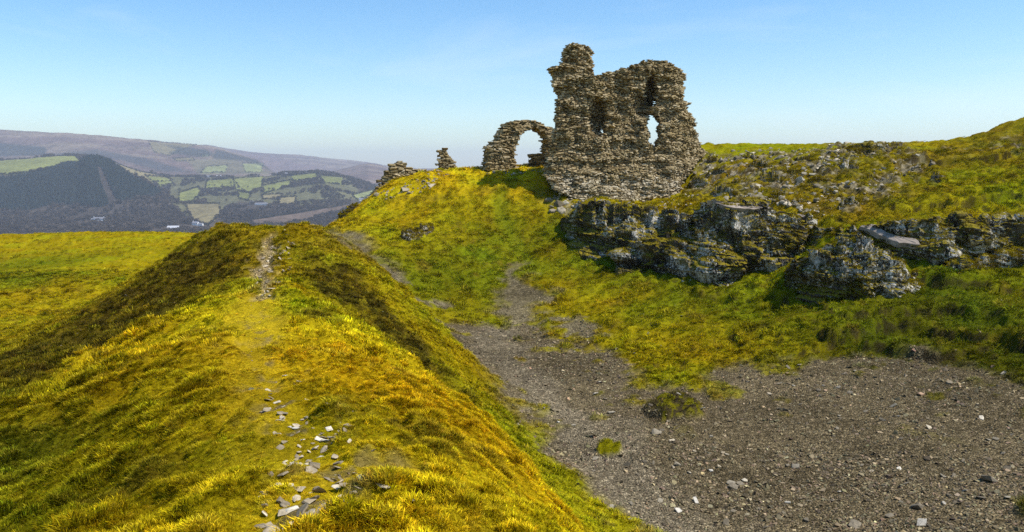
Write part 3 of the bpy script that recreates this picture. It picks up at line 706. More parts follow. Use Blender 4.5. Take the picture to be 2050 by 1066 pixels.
    for k in range(len(st)):
        e = Euler((tilt[k, 0], tilt[k, 1], tilt[k, 2] + spin[k])).to_matrix()
        M3 = rot @ np.array(e) @ np.diag([st[k, 3] * 1.10, st[k, 5] * 1.08, st[k, 4] * 1.06])
        if k in top:
            o = obj("stone", UNIT_ME[bool(is_pale[k])][var[k]], root)
            M = Matrix([[*M3[0], P[k, 0]], [*M3[1], P[k, 1]], [*M3[2], P[k, 2]], [0, 0, 0, 1]])
            o.matrix_world = M
        else:
            v, f = UNIT_VF[var[k]]; VV.append(v @ M3.T + P[k]); FF.append(f + off); MI.append(np.full(len(f), int(is_pale[k]))); off += len(v)
    if VV:
        me = mesh_np("rubble_masonry", np.concatenate(VV), np.concatenate(FF), STONE_M); me.materials.append(PALE_M)
        me.polygons.foreach_set("material_index", np.concatenate(MI).astype(np.int32))
        tag(obj("rubble_masonry", me, root), kind='stuff')
    return st

# ------------------------------------------------------------------ the castle ruins
W1 = Wall(1095, 50.4, 24); W1.splay(1306, 260)
root = thing("ruined_castle_wall", "tall ruined rubble stone castle wall with a chimney-like stack, slit opening and hollows, on the crag", "castle ruin")
def bump2(W, px, py, rx, ry):
    c = W.uz(px, py); r_ = np.abs(W.uz(px + rx, py + ry) - c)
    return lambda u, z: max(0.0, 1 - ((u - c[0]) / r_[0]) ** 2 - ((z - c[1]) / r_[1]) ** 2)
_h1, _h2, _h3, _h4, _h5 = bump2(W1,1301,182,13,32), bump2(W1,1194,236,20,42), bump2(W1,1284,212,22,26), bump2(W1,1235,150,16,10), bump2(W1,1250,215,50,60)
zb_ = W1.uz(1200, 315)[1]; uR = W1.uz(1330, 250)[0]; uL = W1.uz(1122, 250)[0]; zt_ = W1.uz(1150, 150)[1]
def f1(u, z):
    d = 1.5 * min(1, 1.8 * _h1(u, z)) + 1.35 * min(1, 1.7 * _h2(u, z)) + .8 * min(1, 1.6 * _h3(u, z)) + .2 * min(1, 2 * _h4(u, z)) + .35 * _h5(u, z)
    if z < zb_: d -= .40 * (zb_ - z) + .10
    q_ = float(fbm(np.array([u / 2.2]), np.array([z / .55]), 31.0, 3)[0]); d += .16 * (1 if q_ > .12 else 0) - .14 * (1 if q_ < -.2 else 0)
    if u > uR: d += .22 * (u - uR) ** 2
    if u < uL: d += .5 * (uL - u) ** 2
    return d + .26 * float(fbm(np.array([u / 1.1]), np.array([z / .9]), 14.0, 3)[0])
def b1(u, z):
    f = f1(u, z); return max(1.9 + (.35 if z < zb_ else 0), f + .55) if z < zt_ else max(1.45, f + .5)
pale_c = W1.uz(1250, 372)
def pale1(u, z): return float(smooth(.5, -1.0, z - W1.uz(1200, 352)[1] + .5 * float(fbm(np.array([u / 1.4]), np.array([z / .8]), 2.0, 3)[0])))
OUT1 = [(1088,345),(1097,318),(1104,285),(1110,255),(1111,230),(1114,205),(1110,185),(1107,168),(1100,150),(1098,136),(1120,132),(1127,122),(1127,106),(1133,93),(1150,88),(1173,90),(1181,98),(1178,112),(1183,130),(1179,148),
        (1200,150),(1225,143),(1250,134),(1285,124),(1310,121),(1335,123),(1352,132),(1367,140),(1373,152),(1365,166),(1369,182),(1365,196),(1383,203),(1374,212),(1384,230),(1396,241),(1391,252),(1399,268),(1405,286),(1420,304),
        (1402,320),(1385,340),(1366,362),(1355,402),(1300,412),(1245,410),(1200,402),(1150,396),(1120,382),(1100,365)]
HOLE1 = [[(1295,231),(1304,224),(1312,229),(1320,243),(1318,262),(1322,275),(1312,292),(1297,290),(1297,270),(1292,255)], [(1301,213),(1310,197),(1315,202),(1310,213)], [(1196,263),(1203,256),(1209,264),(1205,273),(1198,272)]]
build_wall(root, W1, OUT1, HOLE1, f1, b1, 300, course=(.06, .11), width=(.09, .30), pale=pale1, seed=1, ragged=.19)
mossm = NT("turf tuft"); turf_mat = mossm.finish(mossm.mix(1.0, mossm.ramp(mossm.noise(mossm.node("ShaderNodeTexCoord").outputs['Object'], 18, 5, .7), [(.3, .5), (.7, 1.5)]), (.17, .16, .006), 'MULTIPLY'), None, 1.0, .05)

W2 = Wall(1040, 55.4, 24); W2.splay(1060, 290); W2.shear -= .42
root = thing("ruined_stone_arch", "rough round-headed rubble stone archway standing alone on grass left of the tall wall", "castle ruin")
O2 = [(975,342),(977,318),(980,300),(986,287),(996,282),(1003,270),(1011,258),(1018,251),(1017,247),(1040,242),(1065,240),(1085,245),(1088,252),(1104,256),(1120,268),(1124,300),(1124,345),(1099,345),(1098,325),(1098,300),(1097,280),(1092,268),(1080,259),(1066,257),(1055,262),(1042,271),(1035,284),(1033,310),(1035,345)]
f2 = lambda u, z: .05 * math.sin(3 * u + 2 * z)
build_wall(root, W2, O2, [], f2, lambda u, z: 1.25, 150, course=(.085, .14), width=(.14, .42), seed=2, ragged=.07)
arc = [(1035,290),(1037,280),(1042,271),(1048,266),(1055,261),(1064,258),(1072,257),(1080,259),(1087,263),(1093,270),(1098,281)]
ap = W2.poly(arc); cen = W2.uz(1066, 286)
for k in range(len(ap) - 1):
    m = (ap[k] + ap[k + 1]) / 2; dirv = m - cen; ang = math.atan2(dirv[1], dirv[0]); dirv = dirv / np.linalg.norm(dirv)
    c = m + dirv * .17; rotw = np.array([[W2.t[0], -W2.n[0], 0], [W2.t[1], -W2.n[1], 0], [0, 0, 1.0]])
    e = np.array(Matrix.Rotation(-(ang), 3, 'Y')); L = np.linalg.norm(ap[k + 1] - ap[k])
    M3 = rotw @ e @ np.diag([.42, 1.35, L * .98]); p = W2.world(c[0], c[1], .58)
    o = obj("arch_stone", UNIT_ME[False][k % 10], root); o.matrix_world = Matrix([[*M3[0], p[0]], [*M3[1], p[1]], [*M3[2], p[2]], [0, 0, 0, 1]])

W3 = Wall(893, 57.4, 6)
root = thing("ruined_wall_stub", "small tapering pillar of ruined rubble stone standing on the grassy skyline", "castle ruin")
build_wall(root, W3, [(874,348),(876,335),(879,318),(878,303),(884,298),(894,298),(896,307),(904,317),(906,325),(912,330),(913,348)], [], lambda u, z: .04 * math.sin(5 * u), lambda u, z: 1.0, 60, course=(.085, .14), width=(.14, .4), seed=3, ragged=.08)

W4 = Wall(800, 54.4, 12)
root = thing("collapsed_wall_end", "low collapsed stone wall end on the far left shoulder of the castle mound", "castle ruin")
def f4(u, z): return -.28 * max(0, W4.uz(800, 345)[1] - z) + .1 * math.sin(2.3 * u + 1.7 * z)
build_wall(root, W4, [(748,392),(752,376),(762,366),(768,352),(778,340),(781,330),(790,325),(806,324),(817,331),(816,338),(826,341),(845,339),(862,342),(884,346),(884,358),(858,366),(838,374),(812,378),(788,384),(768,390)], [], f4, lambda u, z: 1.3, 140, course=(.10, .18), width=(.16, .55), seed=4, ragged=.16)

W5 = Wall(1072, 57.2, 0)
root = thing("low_wall_remnant", "low flat-topped stone wall remnant seen through the archway", "castle ruin")
build_wall(root, W5, [(1060,336),(1061,318),(1059,311),(1075,309),(1096,310),(1096,338)], [], lambda u, z: 0.0, lambda u, z: .8, 30, course=(.10, .16), width=(.2, .5), seed=5, ragged=.05)

# ------------------------------------------------------------------ crags of dark lichened rock
def crag_material(name, tones, lt):
    m = NT(name); ge = m.node("ShaderNodeNewGeometry"); pos = ge.outputs['Position']
    base = m.ramp(m.noise(pos, 1.3, 6, .65), [(.32, tones[0]), (.52, tones[1]), (.72, tones[2])])
    wc = m.noise(pos, .55, 3, .5)
    lic = m.math('ADD', m.noise(pos, 9.5, 6, .74, .4), m.math('MULTIPLY', m.math('SUBTRACT', wc, .5), .95))
    lw = m.ramp(lic, [(lt, 0), (lt + .045, 1)])
    c = m.mix(lw, base, m.ramp(m.noise(pos, 20, 3), [(.3, (.30, .265, .20)), (.7, (.70, .65, .55))]))
    br = m.ramp(m.noise(pos, 1.5, 6, .72), [(.52, 0), (.60, .85)])
    c = m.mix(br, c, m.ramp(m.noise(pos, 14, 4, .7), [(.3, (.05, .036, .008)), (.55, (.14, .105, .018)), (.72, (.24, .19, .03))]))
    sn = m.node("ShaderNodeSeparateXYZ"); m.l.new(ge.outputs['Normal'], sn.inputs[0])
    up = m.math('ADD', sn.outputs['Z'], m.math('MULTIPLY', m.math('SUBTRACT', m.noise(pos, 3.2, 4, .6), .5), 1.1))
    mo = m.ramp(up, [(.50, 0), (.68, 1)])
    mc = m.ramp(m.noise(pos, 12, 4, .7), [(.3, (.07, .05, .006)), (.5, (.19, .145, .008)), (.72, (.27, .22, .012))])
    c = m.mix(mo, c, mc)
    return m.finish(c, m.bump(m.noise(pos, 9.0, 7, .7), .9, .07), .93, .15)
CRAG_M = crag_material("dark lichened crag rock", ((.015, .012, .008), (.050, .040, .026), (.15, .122, .08)), .555)
LEDGE_M = crag_material("grey weathered ledge rock", ((.05, .042, .028), (.18, .15, .105), (.36, .32, .25)), .60)
sl = NT("bare pinkish slab"); slg = sl.node("ShaderNodeNewGeometry").outputs['Position']
SLAB_M = sl.finish(sl.mix(sl.ramp(sl.noise(slg, 4.0, 6, .7), [(.58, 0), (.66, .75)]), sl.ramp(sl.noise(slg, 1.8, 6, .6), [(.3, (.20, .16, .125)), (.7, (.38, .315, .25))]), (.12, .10, .05)), sl.bump(sl.noise(slg, 7, 6, .65), .5, .04), .9, .2)
CROWN_TURF = []
def crag(label, cols, run=.35, bulge=.7, back=2.6, nu=170, ns=96, seed=0, rough=1.0, lift=0.0, stack=None):
    """cols: (px, top py, foot py). A solid mass: undercut foot, broken face, rounded top running back into the turf."""
    cols = np.array(cols, float); foot = []; top = []
    for px, ty, fy in cols:
        f = hit(px, fy); d = ray(px, ty); d = d / d[1]
        hgt = (f[1] * (fy - ty) / FPX); Yt = f[1] + run * hgt
        foot.append(f); top.append(d * Yt)
    foot, top = np.array(foot), np.array(top); k = np.linspace(0, 1, len(cols)); u = np.linspace(0, 1, nu)
    def smooth_interp(a):
        r_ = np.stack([np.interp(u, k, a[:, c]) for c in range(3)], 1); return r_
    Fp, Tp = smooth_interp(foot), smooth_interp(top)
    jag = .22 * fbm(u * len(cols) * 1.7, u * 0 + seed, 1.0, 4)[:, None]; Tp[:, 2] += jag[:, 0] * np.clip(np.minimum(u, 1 - u) * 12, 0, 1)
    H = np.clip(Tp[:, 2] - Fp[:, 2], .15, None)[:, None]
    out = -Fp[:, :2] / np.linalg.norm(Fp[:, :2], axis=1)[:, None]; end = np.clip(np.minimum(u, 1 - u) * 9, 0, 1)[:, None] ** .5
    S = np.concatenate([np.linspace(-.22, 1, int(ns * .66)), np.linspace(1, 2, ns - int(ns * .66) + 1)[1:]])
    V = np.empty((len(S), nu, 3))
    for i, s in enumerate(S):
        if s <= 1:
            p = Fp + (Tp - Fp) * s; b = bulge * end * np.clip(H / 2.2, .25, 1.2) * (np.sin(np.clip(s, 0, 1) * math.pi * .92) * .75 + .25 * np.clip(s, 0, 1) - .15 * (s < .12))
            p = p.copy(); p[:, :2] += out * b
            if s > .86: p[:, 2] -= 0
        else:
            t = s - 1; p = Tp.copy(); b = bulge * end * np.clip(H / 2.2, .25, 1.2) * .35 * (1 - t)
            p[:, :2] += out * b - out * (t ** 1.1) * back * (.4 + .6 * end); p[:, 2] += .10 * math.sin(t * 3.1) - .0
        V[i] = p
    bk = V[int(ns * .66):]                                       # settle the top into the hill behind
    tt = np.linspace(0, 1, len(bk))[:, None]; gz = base_h(bk[..., 0], bk[..., 1]); bk[..., 2] = bk[..., 2] * (1 - tt ** 1.3) + (gz - .35) * tt ** 1.3
    # bedded, jointed rock: every bed and every block between joints stands at its own depth
    X, Y, Z = V[..., 0], V[..., 1], V[..., 2]
    al = X + .35 * Y; disp = 0
    for bed, wid, amp_, wob in ((.80, 1.9, .42, .34), (.33, .80, .30, .20), (.12, .30, .09, .08)):
        zs = Z + .16 * al + wob * fbm(al / 1.5, Z / 1.1 + seed, 4.0, 3)
        li = np.floor(zs / bed + .35 * np.sin(np.floor(zs / bed * .5) * 2.3)).astype(int)
        joint = al / wid + (_perm[(li + 31 * seed) & 255] / 61.0) + .30 * fbm(Z / .5, al / 1.2, 6.0, 3)
        bi = np.floor(joint).astype(int)
        rnd = _perm[_perm[(li + 7 * seed) & 255] + (bi & 255)] / 255.0; lay = _perm[(li + 90 + seed) & 255] / 255.0
        fr = joint - bi; fz = zs / bed - np.floor(zs / bed)
        disp = disp + amp_ * (.65 * rnd + .35 * lay - .5) - .30 * amp_ * (smooth(.07, 0, np.minimum(fr, 1 - fr)) + smooth(.12, 0, np.minimum(fz, 1 - fz)))
    disp = rough * (disp + .55 * fbm(al / 2.3, Z / 1.9, 9.0 + seed, 3) + .16 * fbm(X / .8, Z / .6, 11.0, 2) + .03 * fbm(X / .18, Z / .14, 3.0, 2))
    face = np.where(S <= 1, 1.0, np.clip(1.1 - 1.0 * (S - 1), .1, 1))[:, None] * np.minimum(1, .25 + end.T) * np.clip(H.T / 1.4, .3, 1)
    du = np.gradient(V, axis=1); ds = np.gradient(V, axis=0); N = np.cross(du, ds); N /= np.linalg.norm(N, axis=-1)[..., None] + 1e-9
    flip = np.sign((N[..., :2] * out[None]).sum(-1).mean() + 1e-9); N *= flip
    V = V + N * (disp * face)[..., None]
    me = mesh_np("rock_outcrop", V.reshape(-1, 3), grid_faces(len(S), nu) if flip < 0 else grid_faces(len(S), nu)[:, ::-1].copy(), CRAG_M, False)
    nz = np.abs(np.cross(np.gradient(V, axis=1), np.gradient(V, axis=0))); nz = nz[..., 2] / (np.linalg.norm(nz, axis=-1) + 1e-9)
    turfy = (nz > .62) & (S > .25)[:, None] & (fbm(V[..., 0] / .8, V[..., 1] / .8, 3.0 + seed, 3) > -.22)
    CROWN_TURF.append(V[turfy][:: 3 if S.size > 80 else 2])
    o = obj("rock_outcrop", me); tag(o, label, "rock outcrop", "dark rock outcrops below the castle"); return o, V, S
def slab(parent, pix, Y, thick=.18, name="slab"):
    """tilted bare bedding slab bridging survey points (px, py, distance)"""
    P = [at(*q) for q in pix]; n = len(P); c = np.mean(P, 0)
    top = []
    for i in range(n):
        a, b = P[i], P[(i + 1) % n]
        for t in (0, .33, .66):
            p = a + (b - a) * t; p = p + (c - p) * RNG.uniform(-.04, .06) + np.array([0, 0, RNG.uniform(-.02, .03)]); top.append(p)
    m = len(top); inner = [c + (p - c) * .5 + np.array([0, 0, RNG.uniform(0, .05)]) for p in top]
    v = inner + top + [p + np.array([0, .05, -thick]) for p in top] + [c + np.array([0, 0, .04])]
    f = [(3 * m, i, (i + 1) % m) for i in range(m)] + [(i, m + i, m + (i + 1) % m, (i + 1) % m) for i in range(m)] + [(m + i, 2 * m + i, 2 * m + (i + 1) % m, m + (i + 1) % m) for i in range(m)]
    return obj(name, mesh_np(name, v, f, SLAB_M), parent)

cr_left = crag("steep dark crag speckled with white lichen, leftmost, under the tall castle wall's left foot", [(1122,440,462),(1150,408,496),(1180,398,510),(1210,400,515),(1245,409,512),(1285,416,508),(1315,420,500)], seed=1, bulge=.45, run=.7, back=3.0)
cr_mid = crag("broken stepped crag with mossy ledges between the leftmost crag and the slab-topped crag", [(1232,500,552),(1252,440,548),(1290,422,545),(1330,416,554),(1370,420,563),(1402,432,556),(1430,450,540)], seed=2, bulge=.35, run=.95, back=3.2)
cr_main = crag("largest dark crag, capped with a bare pinkish slab, right of the castle wall's foot", [(1362,440,528),(1388,414,556),(1418,399,566),(1450,397,569),(1490,404,567),(1530,412,548),(1570,424,532),(1602,432,514),(1636,440,470)], seed=3, bulge=.75, run=.55, back=4.2, nu=230, ns=120)
cr_low = crag("rounded black crag low in the grass, lower right, beside a smaller mossy knob", [(1570,552,584),(1596,508,610),(1640,486,626),(1690,474,632),(1730,472,630),(1770,488,618),(1812,516,602)], seed=4, bulge=1.0, run=.5, back=3.0, nu=190, ns=110)
cr_knob = crag("small mossy rock knob leaning against the rounded black crag", [(1722,590,616),(1750,556,620),(1790,542,608),(1830,545,594),(1862,558,578),(1880,566,576)], seed=5, bulge=.5, run=.8, nu=110, ns=70)
cr_right = crag("long black crag with white lichen bands at the right edge, under a turf lip", [(1722,452,474),(1760,442,497),(1800,434,520),(1850,433,532),(1900,433,537),(1950,437,532),(2000,440,527),(2060,441,520),(2120,446,515)], seed=6, bulge=.6, run=.4, back=3.4, nu=230)
cr_ledge = crag("low undercut rock ledge in the grass below the long black crag", [(1886,540,562),(1925,520,566),(1975,512,548),(2030,508,540),(2090,506,534)], seed=7, bulge=.6, run=.5, nu=120, ns=70)
cr_small = crag("small dark outcrop alone on the grass slope left of the castle", [(803,470,482),(822,456,485),(846,449,480),(868,447,464)], seed=8, bulge=.4, run=.8, nu=80, ns=50, back=1.2)
cr_edge = crag("dark rocks on the slope edge against the valley, left of the castle mound", [(677,430,441),(690,419,437),(704,411,427),(716,406,416)], seed=9, bulge=.4, run=.6, nu=70, ns=50, back=1.0)
crag("low dark rock step between the slab-topped crag and the long right-hand crag", [(1606,462,484),(1645,450,494),(1690,456,492),(1732,464,482)], seed=11, bulge=.35, run=.8, nu=100, ns=60, back=1.8)
cr_top = crag("pale broken rock step near the skyline at the upper right", [(1682,296,308),(1710,288,310),(1745,290,312),(1780,288,306),(1806,287,297)], seed=10, bulge=.4, run=.8, nu=90, ns=50, back=1.4)
def slab(crag_, pix, thick, name="slab"):
    """bare bedding slab lying on the crag: outline in photo pixels, dropped on to the crag's own surface"""
    o, V, S = crag_; P = V.reshape(-1, 3); qx, qy = project(P[:, 0], P[:, 1], P[:, 2])
    ring = []
    n = len(pix)
    for i in range(n):
        a, b = np.array(pix[i], float), np.array(pix[(i + 1) % n], float)
        for t in (0, .25, .5, .75):
            q = a + (b - a) * t + RNG.normal(0, 1.3, 2) * (t > 0); ring.append(q)
    ring = np.array(ring); c = ring.mean(0); lev = [0, .5, .86, 1.0]
    V3 = []
    for s_ in lev:
        for q in c + (ring - c) * s_:
            w = np.exp(-((qx - q[0]) ** 2 + ((qy - q[1]) * 1.3) ** 2) / 60.0); near = w > .25 * w.max(); dep = np.percentile(P[near, 1], 25)
            V3.append(at(q[0], q[1], dep - .12))
    V3 = np.array(V3); m = len(ring)
    # one bedding plane: fit, and keep only a trace of the unevenness
    A = np.c_[V3[:, :2] - V3[:, :2].mean(0), np.ones(len(V3))]; co_, *_ = np.linalg.lstsq(A, V3[:, 2], rcond=None)
    V3[:, 2] = .75 * (A @ co_) + .25 * V3[:, 2] + .02 * fbm(V3[:, 0] / .3, V3[:, 1] / .3, 2.0, 2)
    low = V3[3 * m:] + np.array([0, .15, -thick]); V3 = np.concatenate([V3, low]); f = []
    for k in range(3): f += [(k * m + i, (k + 1) * m + i, (k + 1) * m + (i + 1) % m, k * m + (i + 1) % m) for i in range(m)]
    f += [(3 * m + i, 4 * m + i, 4 * m + (i + 1) % m, 3 * m + (i + 1) % m) for i in range(m)]
    return obj(name, mesh_np(name, V3, np.array(f), SLAB_M), o)
slab(cr_main, [(1416,404),(1432,396),(1466,400),(1498,406),(1536,414),(1548,421),(1510,424),(1470,420),(1428,418)], .22)
slab(cr_main, [(1560,422),(1596,424),(1626,435),(1608,438),(1578,430)], .15)
slab(cr_right, [(1722,452),(1744,450),(1786,466),(1832,480),(1842,490),(1800,486),(1760,474)], .2)
# many low broken ledges that break through the slope above
r4 = np.random.default_rng(61)
LEDGE = [(1400,372,40),(1440,352,36),(1480,372,44),(1520,338,40),(1540,366,46),(1590,350,44),(1610,322,40),(1640,366,40),(1500,318,34),(1660,395,46),(1560,398,40),(1700,340,38),(1740,362,40),(1450,392,50),(1600,410,40),(1720,312,44),(1850,318,36),(1880,366,34),(1700,418,40),(1800,420,44),(1430,325,34)]
for k, (a, b, w) in enumerate(LEDGE):
    hh = r4.uniform(11, 24) * (.55 if b < 330 else 1); n_ = 5
    colsx = [(a + w * (i / (n_ - 1) - .5), b - hh * (.25 if i in (0, n_ - 1) else r4.uniform(.6, 1)) + 2.5 * (i - 2) * r4.uniform(-.4, .8), b + r4.uniform(-1, 3)) for i in range(n_)]
    o_, _, _ = crag("low grey rock ledge %s" % ("near the skyline, right of the castle" if b < 325 else "just above the slab-topped crag" if b > 388 and a < 1620 else "above the long right-hand crag" if a > 1760 else "above the gap between the crags" if b > 388 else "in the middle of the rubble slope"), colsx, seed=20 + k, bulge=.3, run=1.0, back=1.3, nu=60, ns=36, rough=.62)
    o_.data.materials[0] = LEDGE_M; o_['group'] = "low rock ledges on the slope right of the castle"
# ------------------------------------------------------------------ loose stones and boulders
def loose_material(name, stops, lich=None, scale=3.0):
    m = NT(name); oi = m.node("ShaderNodeObjectInfo").outputs['Random']; pos = m.node("ShaderNodeNewGeometry").outputs['Position']
    c = m.mix(1.0, m.ramp(oi, stops), m.ramp(m.noise(pos, 26, 5, .65), [(.3, .6), (.5, 1), (.7, 1.35)]), 'MULTIPLY')
    if lich: c = m.mix(m.ramp(m.noise(pos, scale, 5, .7), [(.52, 0), (.6, .8)]), c, lich)
    return m.finish(c, m.bump(m.noise(pos, 40, 5, .6), .4, .015), .85, .25)
SLATE_M = loose_material("pale slate stones", [(0, (.18, .14, .085)), (.5, (.35, .285, .185)), (.85, (.47, .40, .28)), (1, (.62, .56, .44))])
BOULDER_M = loose_material("weathered boulders", [(0, (.12, .095, .055)), (.5, (.27, .225, .15)), (1, (.46, .40, .29))], (.10, .09, .035), 4.0)
SCREE_M = loose_material("scree slates", [(0, (.10, .08, .05)), (.55, (.20, .165, .11)), (.88, (.30, .26, .185)), (1, (.50, .46, .38))])
SCREE_S = [hull_mesh("scree_stone", angular_points(16, f, .5, 240 + k), SCREE_M) for k, f in enumerate((.16, .22, .3, .2, .4, .26))]
SLATES = [hull_mesh("slate", angular_points(18, f, .5, 200 + k), SLATE_M) for k, f in enumerate((.12, .16, .22, .14, .28, .18, .34, .15))]
BOULD = [hull_mesh("boulder", angular_points(34, f, .6, 300 + k), BOULDER_M) for k, f in enumerate((.55, .65, .5, .8, .6, .45, .7, .6))]
def ground_normal(x, y, e=.12):
    hx = (base_h(x + e, y) - base_h(x - e, y)) / (2 * e); hy = (base_h(x, y + e) - base_h(x, y - e)) / (2 * e)
    n = np.stack([-hx, -hy, np.ones_like(hx)], -1); return n / np.linalg.norm(n, axis=-1)[..., None]
def strew(name, meshes, xy, sizes, label, cat, group, tilt=.25, sink=.12, aspect=(.45, 1.0), r=None):
    xy = np.array(xy); z = surf(xy[:, 0], xy[:, 1]); N = ground_normal(xy[:, 0], xy[:, 1]); r = r or RNG
    out = []
    for k in range(len(xy)):
        o = obj(name, meshes[r.integers(len(meshes))]); s = sizes[k]
        q = Vector(N[k]).to_track_quat('Z', 'Y').to_matrix() @ Euler((r.normal(0, tilt), r.normal(0, tilt), r.uniform(0, 6.3))).to_matrix()
        fl = s * r.uniform(*aspect)
        o.matrix_world = Matrix.Translation((xy[k, 0], xy[k, 1], z[k] + s * .5 * (.3 - sink))) @ q.to_4x4() @ Matrix.Diagonal((s, fl, s * r.uniform(.7, 1.1), 1))
        tag(o, label(k) if callable(label) else label, cat, group); out.append(o)
    return out
def scatter_px(n, poly, r, dens=None):
    """random points seen inside a photo polygon, returned in plan"""
    p = np.array(poly, float); res = []
    while len(res) < n:
        q = r.uniform(p.min(0), p.max(0))
        if inside(q[:1], q[1:], p)[0] and (dens is None or r.random() < dens(*q)): res.append(hit(*q)[:2])
    return np.array(res)
r5 = np.random.default_rng(21)
PATH_BIG = [(625,1045,.15,"broad pale slate, largest, lying at the bottom edge of the ridge path"),(655,1060,.17,"pale slate with a dark split edge at the very bottom of the ridge path"),(570,1022,.09,None),(640,920,.11,None),(622,918,.12,None),(655,866,.12,None),(680,842,.15,"long thin slate alone in yellow grass right of the path"),(535,812,.13,"white double slab on yellow grass at the path's left edge"),(535,818,.12,None),(600,782,.12,None),(592,797,.12,None),(570,830,.13,None),(655,845,.1,None),
   (697,888,.11,None),(620,1000,.12,None),(690,985,.12,None),(705,1000,.1,None),(585,958,.09,None),(640,1030,.09,None),(750,1018,.1,None),(735,1060,.09,None),(565,835,.1,None),(690,1040,.07,None)]
px_ = [(a, b) for a, b, _, _ in PATH_BIG]
strew("slate_stone", SLATES, [hit(*q)[:2] for q in px_], [min(c * .56, .082) for _, _, c, _ in PATH_BIG], lambda k: PATH_BIG[k][3] or "hand-sized pale slate stone %s" % ("in the bottom cluster of the ridge path" if PATH_BIG[k][1] > 970 else "in the middle cluster of the ridge path" if PATH_BIG[k][1] > 850 else "in the highest cluster of the ridge path"), "stone", "stones on the ridge path", .2, .1, (.5, .9), r5)
STONY_PX = [(540,700),(585,745),(625,790),(690,850),(770,930),(840,1066),(520,1066),(530,960),(545,880),(520,810),(535,760)]
xy = scatter_px(150, STONY_PX, r5); strew("slate_stone", SLATES, xy, np.minimum(r5.gamma(4, .011, 150) + .02, .075), (lambda k: "small pale slate chip %s of the worn ridge path" % ("at the bottom end" if xy[k][1] < 4.2 else "in the lower stony stretch" if xy[k][1] < 5.6 else "in the middle stony stretch" if xy[k][1] < 7.5 else "near the upper, grassier end")), "stone", "stones on the ridge path", .3, .1, (.4, 1), r5)
xy = scatter_px(62, [(505,600),(515,560),(520,510),(525,470),(552,465),(585,470),(600,500),(580,560),(550,590)], r5); strew("slate_stone", SLATES, xy, np.minimum(r5.gamma(4, .026, 62) + .05, .21) * np.where(xy[:, 1] > 22.8, .55, 1), (lambda k: "pale slate slab on the far hump track, %s" % ("at its foot in the saddle" if xy[k][1] < 19 else "halfway up" if xy[k][1] < 22.3 else "near its top")), "stone", "stones on the far hump track", .3, .1, (.35, .9), r5)
WHITE = [(1190,873,.34,"white tilted slab resting on darker stones, left of the moss cushion in the scree"),(1345,884,.22,None),(1337,847,.2,None),(1447,907,.18,None),(1440,935,.16,None),(1235,704,.26,None),(1298,673,.3,"upright white stone on the grass above the scree"),(1270,707,.22,None),(1365,637,.3,None),(1212,800,.2,None),(1390,905,.15,None),(1490,962,.18,"tan stone beside a thin twig in the scree"),
   (1900,770,.34,"large flat grey slab on the turf edge of the scree, right"),(1965,838,.24,None),(1860,858,.22,None),(1540,790,.22,None),(1560,770,.24,None),(1800,940,.15,None),(1680,985,.14,None),(1600,735,.22,None),(2010,750,.3,None),(1745,945,.14,None)]
strew("scree_stone", SLATES, [hit(a, b)[:2] for a, b, _, _ in WHITE], [c * .68 for _, _, c, _ in WHITE], lambda k: WHITE[k][3] or "pale angular stone %s" % ("on the grass bank above the scree" if WHITE[k][1] < 712 else "near the turf mound on the scree" if WHITE[k][0] < 1420 and WHITE[k][1] < 890 else "on the open scree floor, lower right" if WHITE[k][1] > 890 else "on the scree near the right turf edge" if WHITE[k][0] > 1800 else "on the upper edge of the scree"), "stone", "larger stones on the scree", .25, .0, (.5, .9), r5)
xy = scatter_px(110, [(905,660),(1050,650),(1180,700),(1300,775),(1500,745),(1700,720),(1950,760),(2045,860),(2045,990),(1900,1060),(1260,1060),(1110,900),(1000,760)], r5)
strew("scree_stone", SCREE_S, xy, r5.gamma(5, .018, 110) + .05, (lambda k: "grey-brown scree stone %s" % ("on the near floor at the bottom right" if xy[k][1] < 15 else "between the moss cushion and the bottom right" if xy[k][1] < 18.5 and xy[k][0] > 4 else "on the right part of the floor below the turf banks" if xy[k][0] > 8 else "beside the moss cushion and turf mound" if xy[k][1] < 21.5 else "on the upper floor below the grass" if xy[k][0] > 1 else "in the narrow far end of the ditch")), "stone", "larger stones on the scree", .3, .05, (.4, .9), r5)
RUB = [[(1385,310),(1500,300),(1640,300),(1700,310),(1660,360),(1560,390),(1450,400),(1380,370)], [(1660,290),(1810,285),(1800,312),(1690,330),(1640,330)], [(1560,390),(1700,360),(1830,320),(1880,330),(1800,380),(1720,420),(1640,420)], [(1420,380),(1560,400),(1680,440),(1620,430),(1500,400)]]
xy = np.concatenate([scatter_px(n, q, r5) for n, q in zip((62, 26, 26, 18), RUB)])
xy = xy[[not (W1.o[0] - 1 < p[0] < W1.o[0] + 11.3 and 50 < p[1] < 57.5) for p in xy]]
bs_ = r5.gamma(3, .065, len(xy)) + .12
def where_rubble(k):
    px, py = project(xy[k][0], xy[k][1], base_h(*xy[k])[0]); s = "large" if bs_[k] > .42 else "middling" if bs_[k] > .25 else "small"
    p = "just below the skyline turf strip" if py < 318 else "directly above the slab-topped crag" if py > 375 and px < 1620 else "above the gap between the two big crags" if py > 360 else "close to the castle wall's right foot" if px < 1470 else "in the middle of the rubble slope" if px < 1600 else "at the right end of the rubble slope"
    return "%s fallen grey stone %s" % (s, p)
strew("rubble_boulder", BOULD, xy, bs_, where_rubble, "rock", "rubble on the slope right of the castle", .3, .2, (.5, 1), r5)
xy = scatter_px(8, [(1080,405),(1130,400),(1140,440),(1100,430)], r5); strew("rubble_boulder", BOULD, xy, r5.gamma(4, .08, 8) + .15, "fallen stone on the turf below the castle wall's left corner", "rock", "rocks under the castle's left corner", .3, .2, (.5, 1), r5)
